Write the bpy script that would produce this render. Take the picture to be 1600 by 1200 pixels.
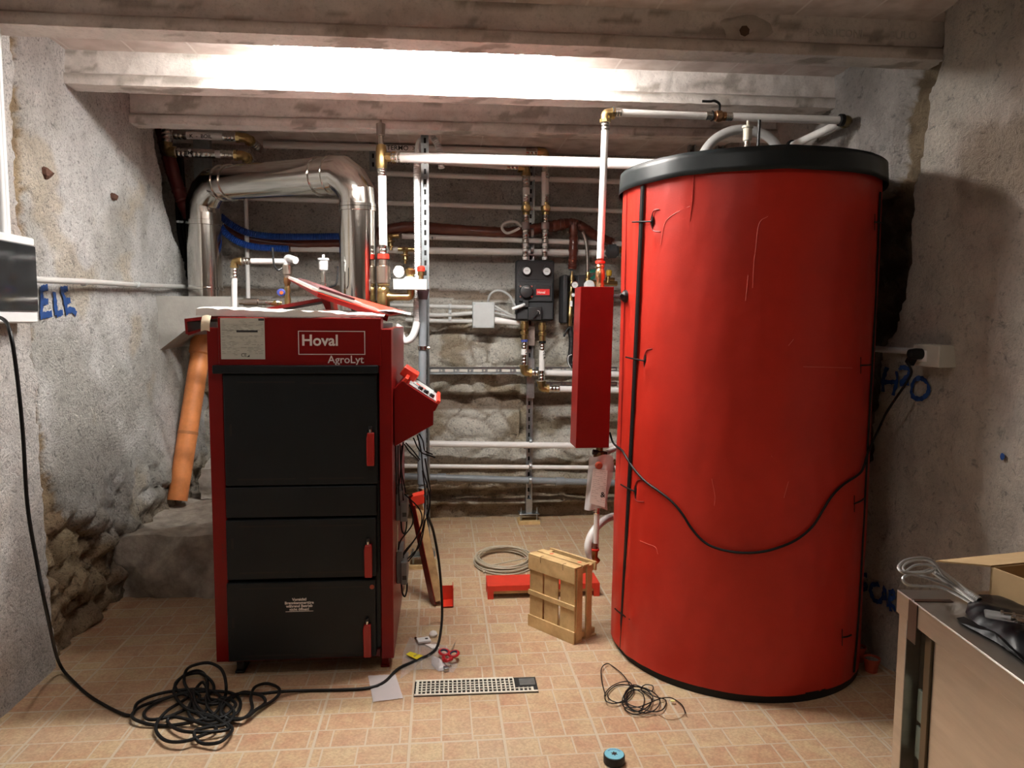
import bpy, math, random
from mathutils import Vector, Matrix, noise
from math import sin, cos, pi, atan, radians, sqrt
random.seed(7)
for o in list(bpy.data.objects): bpy.data.objects.remove(o)
SC = bpy.context.scene
COL = SC.collection

# ------------------------------------------------------------ camera
F, VX, VY, ROLL, EYE = 1150.0, 688.0, 500.0, 0.006, 1.4
def cam_mat(a, p, roll):
    fwd = Vector((sin(a)*cos(p), cos(a)*cos(p), -sin(p)))
    right = Vector((cos(a), -sin(a), 0)); down = fwd.cross(right)
    c, s = cos(roll), sin(roll)
    return (c*right - s*down, s*right + c*down, fwd)
def solve_cam():
    u, v = (VX-800)/F, (VY-600)/F
    c, s = cos(ROLL), sin(ROLL)
    u0, v0 = c*u + s*v, -s*u + c*v
    a, p = -atan(u0), -atan(v0)
    for _ in range(60):
        r, d, f = cam_mat(a, p, 0)
        a += r.y/f.y - u0; p += d.y/f.y - v0
    return cam_mat(a, p, ROLL)
CR, CD, CF = solve_cam()
EYEP = Vector((0, 0, EYE))
cam = bpy.data.cameras.new('camera'); cam.sensor_width = 36; cam.lens = F/1600*36
cam.clip_start = 0.02
co = bpy.data.objects.new('camera', cam); COL.objects.link(co)
m3 = Matrix((CR, -CD, -CF)).transposed()
co.matrix_world = Matrix.Translation(EYEP) @ m3.to_4x4()
SC.camera = co
# helpers that read a measured direction off the survey photo and return a room position
def ray(x, y): return CR*((x-800)/F) + CD*((y-600)/F) + CF
def PY(x, y, Y): d = ray(x, y); return EYEP + d*(Y/d.y)
def PZ(x, y, Z): d = ray(x, y); return EYEP + d*((Z-EYE)/d.z)
def PX(x, y, X): d = ray(x, y); return EYEP + d*(X/d.x)

# ------------------------------------------------------------ world and exposure
w = bpy.data.worlds.new('world'); SC.world = w; w.use_nodes = True
w.node_tree.nodes['Background'].inputs[0].default_value = (0.02, 0.02, 0.022, 1)
w.node_tree.nodes['Background'].inputs[1].default_value = 0.3
SC.view_settings.view_transform = 'Standard'; SC.view_settings.look = 'None'
SC.view_settings.gamma = 1; SC.view_settings.use_curve_mapping = False
SC.view_settings.exposure = 1.2
TUBE = 118.0        # emission of the lamp over the boiler
TUBE_FILL = 10.0   # emission of an unseen lamp added to brighten the right wall and front floor

# ------------------------------------------------------------ materials
MATS = {}
def nodes(m): m.use_nodes = True; return m.node_tree.nodes, m.node_tree.links, m.node_tree.nodes['Principled BSDF']
def mat(name, col, rough=.5, metal=0, var=0, scale=20, bump=0, bscale=60, coat=0, stretch=None, spec=None, trans=0, dirt=None):
    if name in MATS: return MATS[name]
    m = bpy.data.materials.new(name); N, L, b = nodes(m)
    b.inputs['Base Color'].default_value = (*col, 1); b.inputs['Roughness'].default_value = rough
    b.inputs['Metallic'].default_value = metal
    if coat: b.inputs['Coat Weight'].default_value = coat
    if spec is not None: b.inputs['Specular IOR Level'].default_value = spec
    if trans: b.inputs['Transmission Weight'].default_value = trans
    tc = N.new('ShaderNodeTexCoord'); src = tc.outputs['Object']
    if stretch:
        mp = N.new('ShaderNodeMapping'); mp.inputs['Scale'].default_value = stretch
        L.new(src, mp.inputs['Vector']); src = mp.outputs['Vector']
    if var or dirt:
        n = N.new('ShaderNodeTexNoise'); n.inputs['Scale'].default_value = scale; n.inputs['Detail'].default_value = 6
        n.inputs['Roughness'].default_value = .65
        L.new(src, n.inputs['Vector'])
        r = N.new('ShaderNodeValToRGB'); r.color_ramp.elements[0].position = .35; r.color_ramp.elements[1].position = .68
        d = dirt if dirt else tuple(c*(1-var) for c in col)
        r.color_ramp.elements[0].color = (*d, 1)
        r.color_ramp.elements[1].color = (*(tuple(min(1, c*(1+var*.5)) for c in col)), 1)
        L.new(n.outputs['Fac'], r.inputs['Fac']); L.new(r.outputs['Color'], b.inputs['Base Color'])
    if bump:
        n2 = N.new('ShaderNodeTexNoise'); n2.inputs['Scale'].default_value = bscale; n2.inputs['Detail'].default_value = 5
        L.new(src, n2.inputs['Vector'])
        bm = N.new('ShaderNodeBump'); bm.inputs['Strength'].default_value = bump; bm.inputs['Distance'].default_value = .004
        L.new(n2.outputs['Fac'], bm.inputs['Height']); L.new(bm.outputs['Normal'], b.inputs['Normal'])
    MATS[name] = m; return m
def emat(name, col, strength):
    m = bpy.data.materials.new(name); N, L, b = nodes(m)
    b.inputs['Base Color'].default_value = (.8, .8, .8, 1)
    b.inputs['Emission Color'].default_value = (*col, 1); b.inputs['Emission Strength'].default_value = strength
    MATS[name] = m; return m

RED = mat('boiler_red', (.18, .0028, .0022), .36, var=.06, scale=6, bump=.03, bscale=300, spec=.25)
REDV = mat('tank_jacket_red', (.44, .021, .010), .42, var=.10, scale=5, bump=.06, bscale=180, spec=.32)
ORED = mat('lit_bright_red', (.62, .035, .014), .4, var=.08)  # red paint in its strongly lit tone, light put into the colour; display print shares it
BLACK = mat('door_black', (.008, .0105, .012), .42, var=.12, scale=8, bump=.12, bscale=500, spec=.25)
BLKP = mat('black_plastic', (.012, .012, .013), .42, var=.1)
RUB = mat('black_rubber', (.007, .007, .007), .5, spec=.22)
EPP = mat('black_foam', (.018, .018, .020), .7, bump=.3, bscale=400)
WHP = mat('white_pipe', (.78, .76, .74), .35, var=.04, scale=10)
GRP = mat('grey_pipe', (.20, .22, .24), .4, var=.08)
LGR = mat('light_grey_plastic', (.48, .50, .50), .45, var=.05)
CONDM = mat('grey_conduit', (.50, .50, .48), .45, var=.06)
BRASS = mat('brass', (.52, .38, .17), .30, 1, var=.2, scale=30)
CHROME = mat('nickel', (.62, .60, .56), .22, 1, var=.1, scale=40)
COPPER = mat('bronze', (.50, .26, .12), .3, 1, var=.2, scale=30)
STEEL = mat('galvanised_steel', (.42, .46, .48), .38, 1, var=.18, scale=40)
FLUEM = mat('polished_flue_steel', (.66, .64, .60), .13, 1, var=.05, scale=4, bump=.05, bscale=12)
STAIN = mat('brushed_stainless', (.66, .62, .57), .32, 1, var=.10, scale=5, bump=.06, bscale=80, stretch=(1, 1, 8))
ORANGE = mat('orange_drain_pipe', (.72, .26, .085), .5, var=.22, scale=9)
BLUEH = mat('blue_corrugated_hose', (.006, .055, .30), .4, var=.1)
WRAP = mat('red_brown_wrap', (.13, .026, .014), .28, var=.25, scale=25, bump=.5, bscale=40, coat=.4)
REDDK = mat('dark_red_hose', (.10, .014, .012), .5, var=.2)
PAPER = mat('paper', (.74, .72, .68), .7, var=.04)
LABELM = mat('type_plate_paper', (.50, .50, .43), .6, var=.04)
INK = mat('print_ink', (.03, .03, .03), .6)
INKG = mat('print_grey', (.20, .20, .18), .6)
WHITE = mat('white_plastic', (.72, .73, .73), .35, var=.03)
LETTER = mat('pale_lettering', (.72, .66, .62), .4)
WOOD = mat('pale_pine', (.60, .42, .20), .6, var=.28, scale=7, bump=.2, bscale=40, stretch=(1, 1, 1), dirt=(.40, .25, .10))
WOOD2 = mat('batten_pine', (.48, .32, .14), .65, var=.3, scale=9, dirt=(.26, .15, .06))
CARD = mat('cardboard', (.50, .34, .17), .75, var=.08, scale=12)
CARDIN = mat('cardboard_inside', (.36, .23, .11), .8, var=.1)
CONC = mat('grey_concrete', (.30, .28, .25), .9, var=.3, scale=9, bump=.8, bscale=45)
MORTAR = mat('smooth_grey_mortar', (.34, .33, .30), .85, var=.12, scale=12, bump=.3, bscale=60)
BEIGE = mat('beige_tube', (.46, .40, .30), .4, var=.08)
CREAMP = mat('cream_plastic', (.70, .66, .55), .4, var=.05)
DRK = mat('drain_dark', (.012, .010, .008), .8)
CYAN = mat('pale_blue_disc', (.20, .52, .64), .4, var=.05)
YEL = mat('yellow_tag', (.80, .68, .03), .5)
BLUEP = mat('blue_spray_paint', (.008, .050, .20), .6, var=.25, scale=60)
BLUEK = mat('blue_knob', (.05, .07, .30), .4)
GREENK = mat('green_knob', (.01, .14, .09), .4)
TERRA = mat('terracotta_plastic', (.36, .055, .025), .5)
YELW = mat('yellow_cap', (.62, .38, .03), .4)
REDW = mat('red_cap', (.66, .03, .015), .4)
GLOSSB = mat('glossy_black_film', (.003, .003, .004), .34, spec=.10)
RUSTY = mat('rusty_iron', (.08, .03, .016), .8, var=.4, scale=30)
def clear_film():
    m = bpy.data.materials.new('clear_film'); N, L, b = nodes(m)
    b.inputs['Base Color'].default_value = (.92, .92, .92, 1); b.inputs['Roughness'].default_value = .12
    b.inputs['Alpha'].default_value = .28; b.inputs['Specular IOR Level'].default_value = .8
    n = N.new('ShaderNodeTexNoise'); n.inputs['Scale'].default_value = 25
    bm = N.new('ShaderNodeBump'); bm.inputs['Distance'].default_value = .01; bm.inputs['Strength'].default_value = .8
    L.new(n.outputs['Fac'], bm.inputs['Height']); L.new(bm.outputs['Normal'], b.inputs['Normal'])
    MATS['clear_film'] = m; return m
FILM = clear_film()
def smoked():
    m = bpy.data.materials.new('smoked_door'); N, L, b = nodes(m)
    b.inputs['Base Color'].default_value = (.02, .022, .024, 1); b.inputs['Roughness'].default_value = .08
    b.inputs['Alpha'].default_value = .86
    return m
SMOKE = smoked()
def milky():
    m = bpy.data.materials.new('milky_film'); N, L, b = nodes(m)
    b.inputs['Base Color'].default_value = (.66, .62, .62, 1); b.inputs['Roughness'].default_value = .3
    b.inputs['Alpha'].default_value = .82
    return m
MILK = milky()

# rough wall / beam material: base colour from a vertex colour map, fine grain and pits from noise
def wallmat(name, grain=1.0, bump=.6, pits=.5, warm=(1, 1, 1), speck=.35):
    m = bpy.data.materials.new(name); N, L, b = nodes(m)
    b.inputs['Roughness'].default_value = .88; b.inputs['Specular IOR Level'].default_value = .25
    at = N.new('ShaderNodeAttribute'); at.attribute_name = 'Col'
    tc = N.new('ShaderNodeTexCoord')
    n1 = N.new('ShaderNodeTexNoise'); n1.inputs['Scale'].default_value = 7; n1.inputs['Detail'].default_value = 8; n1.inputs['Roughness'].default_value = .7
    n2 = N.new('ShaderNodeTexNoise'); n2.inputs['Scale'].default_value = 85*grain; n2.inputs['Detail'].default_value = 5; n2.inputs['Roughness'].default_value = .75
    n3 = N.new('ShaderNodeTexNoise'); n3.inputs['Scale'].default_value = 26; n3.inputs['Detail'].default_value = 9; n3.inputs['Roughness'].default_value = .72; n3.inputs['Distortion'].default_value = .6
    for n in (n1, n2, n3): L.new(tc.outputs['Object'], n.inputs['Vector'])
    r1 = N.new('ShaderNodeMapRange'); r1.inputs['From Min'].default_value = .3; r1.inputs['From Max'].default_value = .7; r1.inputs['To Min'].default_value = .80; r1.inputs['To Max'].default_value = 1.12
    L.new(n1.outputs['Fac'], r1.inputs['Value'])
    r2 = N.new('ShaderNodeMapRange'); r2.inputs['From Min'].default_value = .30; r2.inputs['From Max'].default_value = .48; r2.inputs['To Min'].default_value = 1-speck*1.6; r2.inputs['To Max'].default_value = 1.0
    L.new(n2.outputs['Fac'], r2.inputs['Value'])
    r3 = N.new('ShaderNodeMapRange'); r3.inputs['From Min'].default_value = .34; r3.inputs['From Max'].default_value = .43; r3.inputs['To Min'].default_value = 1-pits; r3.inputs['To Max'].default_value = 1.0
    L.new(n3.outputs['Fac'], r3.inputs['Value'])
    mu = N.new('ShaderNodeMath'); mu.operation = 'MULTIPLY'; L.new(r1.outputs[0], mu.inputs[0]); L.new(r2.outputs[0], mu.inputs[1])
    mu2 = N.new('ShaderNodeMath'); mu2.operation = 'MULTIPLY'; L.new(mu.outputs[0], mu2.inputs[0]); L.new(r3.outputs[0], mu2.inputs[1])
    vm = N.new('ShaderNodeVectorMath'); vm.operation = 'SCALE'; L.new(at.outputs['Color'], vm.inputs[0]); L.new(mu2.outputs[0], vm.inputs['Scale'])
    L.new(vm.outputs[0], b.inputs['Base Color'])
    ad = N.new('ShaderNodeMath'); ad.operation = 'MULTIPLY_ADD'; L.new(n3.outputs['Fac'], ad.inputs[0]); ad.inputs[1].default_value = 2.2; L.new(n2.outputs['Fac'], ad.inputs[2])
    bm = N.new('ShaderNodeBump'); bm.inputs['Strength'].default_value = bump; bm.inputs['Distance'].default_value = .022
    L.new(ad.outputs[0], bm.inputs['Height']); L.new(bm.outputs['Normal'], b.inputs['Normal'])
    return m
WALLM = wallmat('rough_plaster_wall', grain=1.15, bump=.85, speck=.5)
STONEM = wallmat('rubble_stone_wall', bump=.9, pits=.55, speck=.45)
BEAMM = wallmat('painted_concrete_beam', grain=.8, bump=.22, pits=.18, speck=.12)

def floormat():
    m = bpy.data.materials.new('cotto_floor_tiles'); N, L, b = nodes(m)
    b.inputs['Roughness'].default_value = .5; b.inputs['Specular IOR Level'].default_value = .35
    tc = N.new('ShaderNodeTexCoord'); mp = N.new('ShaderNodeMapping')
    mp.inputs['Location'].default_value = (1/3, -1.746, 0); mp.inputs['Scale'].default_value = (1/.315, 1/.315, 1)
    L.new(tc.outputs['Object'], mp.inputs['Vector'])
    fl = N.new('ShaderNodeVectorMath'); fl.operation = 'FLOOR'; L.new(mp.outputs[0], fl.inputs[0])
    fr = N.new('ShaderNodeVectorMath'); fr.operation = 'FRACTION'; L.new(mp.outputs[0], fr.inputs[0])
    wn = N.new('ShaderNodeTexWhiteNoise'); wn.noise_dimensions = '2D'; L.new(fl.outputs[0], wn.inputs['Vector'])
    gt = N.new('ShaderNodeMath'); gt.operation = 'GREATER_THAN'; gt.inputs[1].default_value = .72; L.new(wn.outputs['Value'], gt.inputs[0])
    sp = N.new('ShaderNodeSeparateXYZ'); L.new(fr.outputs[0], sp.inputs[0])
    sw = N.new('ShaderNodeCombineXYZ'); L.new(sp.outputs['Y'], sw.inputs['X']); L.new(sp.outputs['X'], sw.inputs['Y'])
    mx = N.new('ShaderNodeMix'); mx.data_type = 'VECTOR'; L.new(gt.outputs[0], mx.inputs['Factor']); L.new(fr.outputs[0], mx.inputs[4]); L.new(sw.outputs[0], mx.inputs[5])
    uv = mx.outputs[1]
    # random shift per tile in whole brick halves so the rows never repeat
    sc = N.new('ShaderNodeVectorMath'); sc.operation = 'MULTIPLY_ADD'
    sc.inputs[1].default_value = (1, 1, 1)
    L.new(uv, sc.inputs[0])
    wc = N.new('ShaderNodeVectorMath'); wc.operation = 'MULTIPLY'; wc.inputs[1].default_value = (1, 0, 0); L.new(wn.outputs['Color'], wc.inputs[0])
    L.new(wc.outputs[0], sc.inputs[2])
    br = N.new('ShaderNodeTexBrick'); br.offset = .36; br.squash = .72; br.squash_frequency = 2; br.offset_frequency = 2
    br.inputs['Scale'].default_value = 1; br.inputs['Brick Width'].default_value = .50; br.inputs['Row Height'].default_value = 1/3
    br.inputs['Mortar Size'].default_value = .011; br.inputs['Mortar Smooth'].default_value = .3; br.inputs['Bias'].default_value = 0
    br.inputs['Color1'].default_value = (0, 0, 0, 1); br.inputs['Color2'].default_value = (1, 1, 1, 1); br.inputs['Mortar'].default_value = (.5, .5, .5, 1)
    L.new(sc.outputs[0], br.inputs['Vector'])
    # grout between the 30 cm tiles
    def edge(out):
        a = N.new('ShaderNodeMath'); a.operation = 'SUBTRACT'; a.inputs[1].default_value = .5; L.new(out, a.inputs[0])
        c = N.new('ShaderNodeMath'); c.operation = 'ABSOLUTE'; L.new(a.outputs[0], c.inputs[0]); return c
    ex, ey = edge(sp.outputs['X']), edge(sp.outputs['Y'])
    mxx = N.new('ShaderNodeMath'); mxx.operation = 'MAXIMUM'; L.new(ex.outputs[0], mxx.inputs[0]); L.new(ey.outputs[0], mxx.inputs[1])
    g = N.new('ShaderNodeMapRange'); g.inputs['From Min'].default_value = .481; g.inputs['From Max'].default_value = .488; L.new(mxx.outputs[0], g.inputs['Value'])
    gm = N.new('ShaderNodeMath'); gm.operation = 'MAXIMUM'; L.new(g.outputs[0], gm.inputs[0]); L.new(br.outputs['Fac'], gm.inputs[1])
    # brick colours
    rc = N.new('ShaderNodeValToRGB'); e = rc.color_ramp.elements
    e[0].position = 0; e[0].color = (.42, .21, .125, 1); e[1].position = 1; e[1].color = (.52, .40, .23, 1)
    q = rc.color_ramp.elements.new(.5); q.color = (.47, .30, .175, 1)
    nz = N.new('ShaderNodeTexNoise'); nz.inputs['Scale'].default_value = 15; nz.inputs['Detail'].default_value = 7; nz.inputs['Roughness'].default_value = .65; L.new(tc.outputs['Object'], nz.inputs['Vector'])
    a1 = N.new('ShaderNodeMath'); a1.operation = 'MULTIPLY_ADD'; a1.inputs[1].default_value = .50
    L.new(br.outputs['Color'], a1.inputs[0])
    a2 = N.new('ShaderNodeMapRange'); a2.inputs['From Min'].default_value = .3; a2.inputs['From Max'].default_value = .7; a2.inputs['To Max'].default_value = .75; L.new(nz.outputs['Fac'], a2.inputs['Value'])
    L.new(a2.outputs[0], a1.inputs[2]); L.new(a1.outputs[0], rc.inputs['Fac'])
    # dusty film in patches, much of the back of the room
    nd = N.new('ShaderNodeTexNoise'); nd.inputs['Scale'].default_value = 2.2; nd.inputs['Detail'].default_value = 7; L.new(tc.outputs['Object'], nd.inputs['Vector'])
    rd = N.new('ShaderNodeMapRange'); rd.inputs['From Min'].default_value = .42; rd.inputs['From Max'].default_value = .72; rd.inputs['To Min'].default_value = .05; rd.inputs['To Max'].default_value = .6; L.new(nd.outputs['Fac'], rd.inputs['Value'])
    dm = N.new('ShaderNodeMix'); dm.data_type = 'RGBA'; L.new(rd.outputs[0], dm.inputs['Factor']); L.new(rc.outputs['Color'], dm.inputs[6]); dm.inputs[7].default_value = (.47, .36, .245, 1)
    nf = N.new('ShaderNodeTexNoise'); nf.inputs['Scale'].default_value = 120; nf.inputs['Detail'].default_value = 4; L.new(tc.outputs['Object'], nf.inputs['Vector'])
    rf = N.new('ShaderNodeMapRange'); rf.inputs['From Min'].default_value = .3; rf.inputs['From Max'].default_value = .7; rf.inputs['To Min'].default_value = .82; rf.inputs['To Max'].default_value = 1.12; L.new(nf.outputs['Fac'], rf.inputs['Value'])
    vs = N.new('ShaderNodeVectorMath'); vs.operation = 'SCALE'; L.new(dm.outputs[2], vs.inputs[0]); L.new(rf.outputs[0], vs.inputs['Scale'])
    fm = N.new('ShaderNodeMix'); fm.data_type = 'RGBA'; L.new(gm.outputs[0], fm.inputs['Factor']); L.new(vs.outputs[0], fm.inputs[6]); fm.inputs[7].default_value = (.51, .43, .32, 1)
    L.new(fm.outputs[2], b.inputs['Base Color'])
    iv = N.new('ShaderNodeMath'); iv.operation = 'MULTIPLY_ADD'; iv.inputs[1].default_value = -1.0; L.new(gm.outputs[0], iv.inputs[0]); L.new(nf.outputs['Fac'], iv.inputs[2])
    bm = N.new('ShaderNodeBump'); bm.inputs['Strength'].default_value = .35; bm.inputs['Distance'].default_value = .004
    L.new(iv.outputs[0], bm.inputs['Height']); L.new(bm.outputs['Normal'], b.inputs['Normal'])
    return m
FLOORM = floormat()

# ------------------------------------------------------------ mesh building
OFF = {}
class MB:
    def __init__(s): s.v = []; s.f = []; s.c = []
    def add(s, vs, fs):
        o = len(s.v); s.v += [Vector(p) for p in vs]; s.f += [tuple(i+o for i in f) for f in fs]; return s
    def box(s, a, b):
        x0, x1 = sorted((a[0], b[0])); y0, y1 = sorted((a[1], b[1])); z0, z1 = sorted((a[2], b[2]))
        return s.add([(x0,y0,z0),(x1,y0,z0),(x1,y1,z0),(x0,y1,z0),(x0,y0,z1),(x1,y0,z1),(x1,y1,z1),(x0,y1,z1)],
              [(0,3,2,1),(4,5,6,7),(0,1,5,4),(1,2,6,5),(2,3,7,6),(3,0,4,7)])
    def obox(s, c, ux, uy, uz, hx, hy, hz):
        c = Vector(c); ux, uy, uz = Vector(ux).normalized()*hx, Vector(uy).normalized()*hy, Vector(uz).normalized()*hz
        P = [c+ux*i+uy*j+uz*k for k in (-1,1) for (i,j) in ((-1,-1),(1,-1),(1,1),(-1,1))]
        return s.add(P, [(0,3,2,1),(4,5,6,7),(0,1,5,4),(1,2,6,5),(2,3,7,6),(3,0,4,7)])
    def prism(s, poly, d):      # poly of 3d points, extruded by vector d
        poly = [Vector(p) for p in poly]; d = Vector(d); n = len(poly)
        return s.add(poly+[p+d for p in poly], [tuple(range(n))[::-1], tuple(range(n, 2*n))]+[(i, (i+1)%n, (i+1)%n+n, i+n) for i in range(n)])
    def rings(s, pts, rs, seg=14, cap=True):
        pts = [Vector(p) for p in pts]; n = len(pts)
        t = (pts[1]-pts[0]).normalized()
        a = Vector((0,0,1)) if abs(t.z) < .9 else Vector((1,0,0))
        u = t.cross(a).normalized(); vs = []
        for i, p in enumerate(pts):
            if i == 0: tt = pts[1]-p
            elif i == n-1: tt = p-pts[i-1]
            else: tt = pts[i+1]-pts[i-1]
            if tt.length < 1e-9: tt = t
            tt = tt.normalized(); u = (u - tt*u.dot(tt))
            if u.length < 1e-6: u = tt.orthogonal()
            u.normalize(); v = tt.cross(u); t = tt
            r = rs[i] if isinstance(rs, (list, tuple)) else rs
            vs += [p + (u*cos(2*pi*k/seg)+v*sin(2*pi*k/seg))*r for k in range(seg)]
        fs = []
        for i in range(n-1):
            for k in range(seg):
                k2 = (k+1) % seg; fs.append((i*seg+k, i*seg+k2, (i+1)*seg+k2, (i+1)*seg+k))
        if cap: fs += [tuple(range(seg))[::-1], tuple((n-1)*seg+k for k in range(seg))]
        return s.add(vs, fs)
    def cyl(s, a, b, r, seg=16, r2=None): return s.rings([a, b], [r, r if r2 is None else r2], seg)
    def tube(s, pts, r, seg=10, sub=6, cap=True): return s.rings(crom(pts, sub), r, seg, cap)
    def lathe(s, base, axis, prof, seg=18):   # prof: list of (distance, radius)
        base, axis = Vector(base), Vector(axis).normalized()
        u = axis.orthogonal().normalized(); v = axis.cross(u); vs = []
        for (d, r) in prof: vs += [base+axis*d+(u*cos(2*pi*k/seg)+v*sin(2*pi*k/seg))*max(r, 1e-4) for k in range(seg)]
        n = len(prof); fs = [(i*seg+k, i*seg+(k+1)%seg, (i+1)*seg+(k+1)%seg, (i+1)*seg+k) for i in range(n-1) for k in range(seg)]
        fs += [tuple(range(seg))[::-1], tuple((n-1)*seg+k for k in range(seg))]
        return s.add(vs, fs)
    def torus(s, c, axis, R, r, seg=24, seg2=8, a0=0, a1=2*pi):
        axis = Vector(axis).normalized(); u = axis.orthogonal().normalized(); v = axis.cross(u)
        full = abs(a1-a0-2*pi) < 1e-6
        pts = [Vector(c)+(u*cos(a0+(a1-a0)*k/seg)+v*sin(a0+(a1-a0)*k/seg))*R for k in range(seg+1)]
        return s.rings(pts, r, seg2, not full)
    def grid(s, f, nu, nv, col=None):
        vs = [f(i/nu, j/nv) for j in range(nv+1) for i in range(nu+1)]
        s.add(vs, [(j*(nu+1)+i, j*(nu+1)+i+1, (j+1)*(nu+1)+i+1, (j+1)*(nu+1)+i) for j in range(nv) for i in range(nu)])
        if col: s.c += [col(i/nu, j/nv) for j in range(nv+1) for i in range(nu+1)]
        return s
def crom(pts, sub=6):
    pts = [Vector(p) for p in pts]
    if len(pts) < 3 or sub < 2: return pts
    P = [pts[0]*2-pts[1]]+pts+[pts[-1]*2-pts[-2]]; out = []
    for i in range(1, len(P)-2):
        a, b, c, d = P[i-1], P[i], P[i+1], P[i+2]
        for k in range(sub):
            t = k/sub
            out.append(.5*((2*b)+(c-a)*t+(2*a-5*b+4*c-d)*t*t+(3*b-a-3*c+d)*t**3))
    out.append(pts[-1]); return out
def arc_path(pts, rad, n=6):    # polyline with rounded corners
    pts = [Vector(p) for p in pts]; out = [pts[0]]
    for i in range(1, len(pts)-1):
        a, b, c = pts[i-1], pts[i], pts[i+1]
        d1, d2 = (a-b), (c-b); r = min(rad, d1.length*.45, d2.length*.45)
        p, q = b+d1.normalized()*r, b+d2.normalized()*r
        for k in range(n+1):
            t = k/n; out.append(p*(1-t)**2+b*2*t*(1-t)+q*t*t)
    out.append(pts[-1]); return out
def label(o, lab, cat, group=None, kind=None):
    if lab: o['label'] = lab
    if cat: o['category'] = cat
    if group: o['group'] = group
    if kind: o['kind'] = kind
    return o
def thing(name, lab, cat, loc, group=None):
    o = bpy.data.objects.new(name, None); COL.objects.link(o); o.location = Vector(loc); o.empty_display_size = .05
    OFF[o] = Vector(loc); return label(o, lab, cat, group)
def build(name, mb, m, parent=None, bev=0, smooth=True, lab=None, ang=38, sub=0):
    me = bpy.data.meshes.new(name)
    if parent is not None: off = OFF[parent]
    else:
        xs = [v.x for v in mb.v]; ys = [v.y for v in mb.v]; zs = [v.z for v in mb.v]
        off = Vector(((min(xs)+max(xs))/2, (min(ys)+max(ys))/2, min(zs)))
    me.from_pydata([tuple(v-off) for v in mb.v], [], mb.f)
    if mb.c:
        at = me.color_attributes.new('Col', 'FLOAT_COLOR', 'POINT')
        at.data.foreach_set('color', [x for c in mb.c for x in (c[0], c[1], c[2], 1)])
    me.materials.append(m); me.update(); me.validate()
    if smooth:
        me.polygons.foreach_set('use_smooth', [True]*len(me.polygons))
        me.set_sharp_from_angle(angle=radians(ang))
    o = bpy.data.objects.new(name, me); COL.objects.link(o)
    if parent is not None: o.parent = parent
    else: o.location = off
    OFF[o] = off
    if bev:
        b = o.modifiers.new('bevel', 'BEVEL'); b.width = bev; b.segments = 2; b.limit_method = 'ANGLE'; b.angle_limit = radians(40)
        b.harden_normals = False
    if lab: o['label'] = lab
    return o
def solo(name, mb, m, lab, cat, group=None, kind=None, **k): return label(build(name, mb, m, **k), lab, cat, group, kind)
def struct(name, mb, m, **k): o = build(name, mb, m, **k); o['kind'] = 'structure'; return o
def text_mb(s, size, depth, org, ux=(1,0,0), uz=(0,0,1), bold=0, align='LEFT', mb=None):
    cu = bpy.data.curves.new('txt', 'FONT'); cu.body = s; cu.size = size; cu.extrude = depth; cu.offset = bold; cu.align_x = align
    cu.resolution_u = 3
    o = bpy.data.objects.new('txt', cu); COL.objects.link(o); bpy.context.view_layer.update()
    dg = bpy.context.evaluated_depsgraph_get(); me = bpy.data.meshes.new_from_object(o.evaluated_get(dg))
    ux, uz, org = Vector(ux).normalized(), Vector(uz).normalized(), Vector(org); n = ux.cross(uz)
    mb = mb or MB()
    mb.add([org+ux*v.co.x+uz*v.co.y+n*v.co.z for v in me.vertices], [tuple(p.vertices) for p in me.polygons])
    bpy.data.objects.remove(o); bpy.data.curves.remove(cu); bpy.data.meshes.remove(me)
    return mb
def fb(p, oct=4, s=1.0):
    return noise.fractal(Vector(p)*s, 1.0, 2.0, oct, noise_basis='PERLIN_ORIGINAL')
def sm(a, b, x):
    t = max(0, min(1, (x-a)/(b-a))); return t*t*(3-2*t)
def mix(a, b, t): return tuple(a[i]*(1-t)+b[i]*t for i in range(3))
def lerp_tab(tab, x):
    if x <= tab[0][0]: return tab[0][1]
    for (a, va), (b, vb) in zip(tab, tab[1:]):
        if x <= b: return va+(vb-va)*(x-a)/(b-a)
    return tab[-1][1]

# ============================================================ THE ROOM
XL, XR, YB, ZC = -1.57, 1.82, 5.06, 2.530
YF = -1.6
WHT = (.66, .64, .62); GREYP = (.50, .48, .44); BRN = (.40, .29, .18); DKB = (.085, .060, .042); OCH = (.56, .44, .28)

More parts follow.
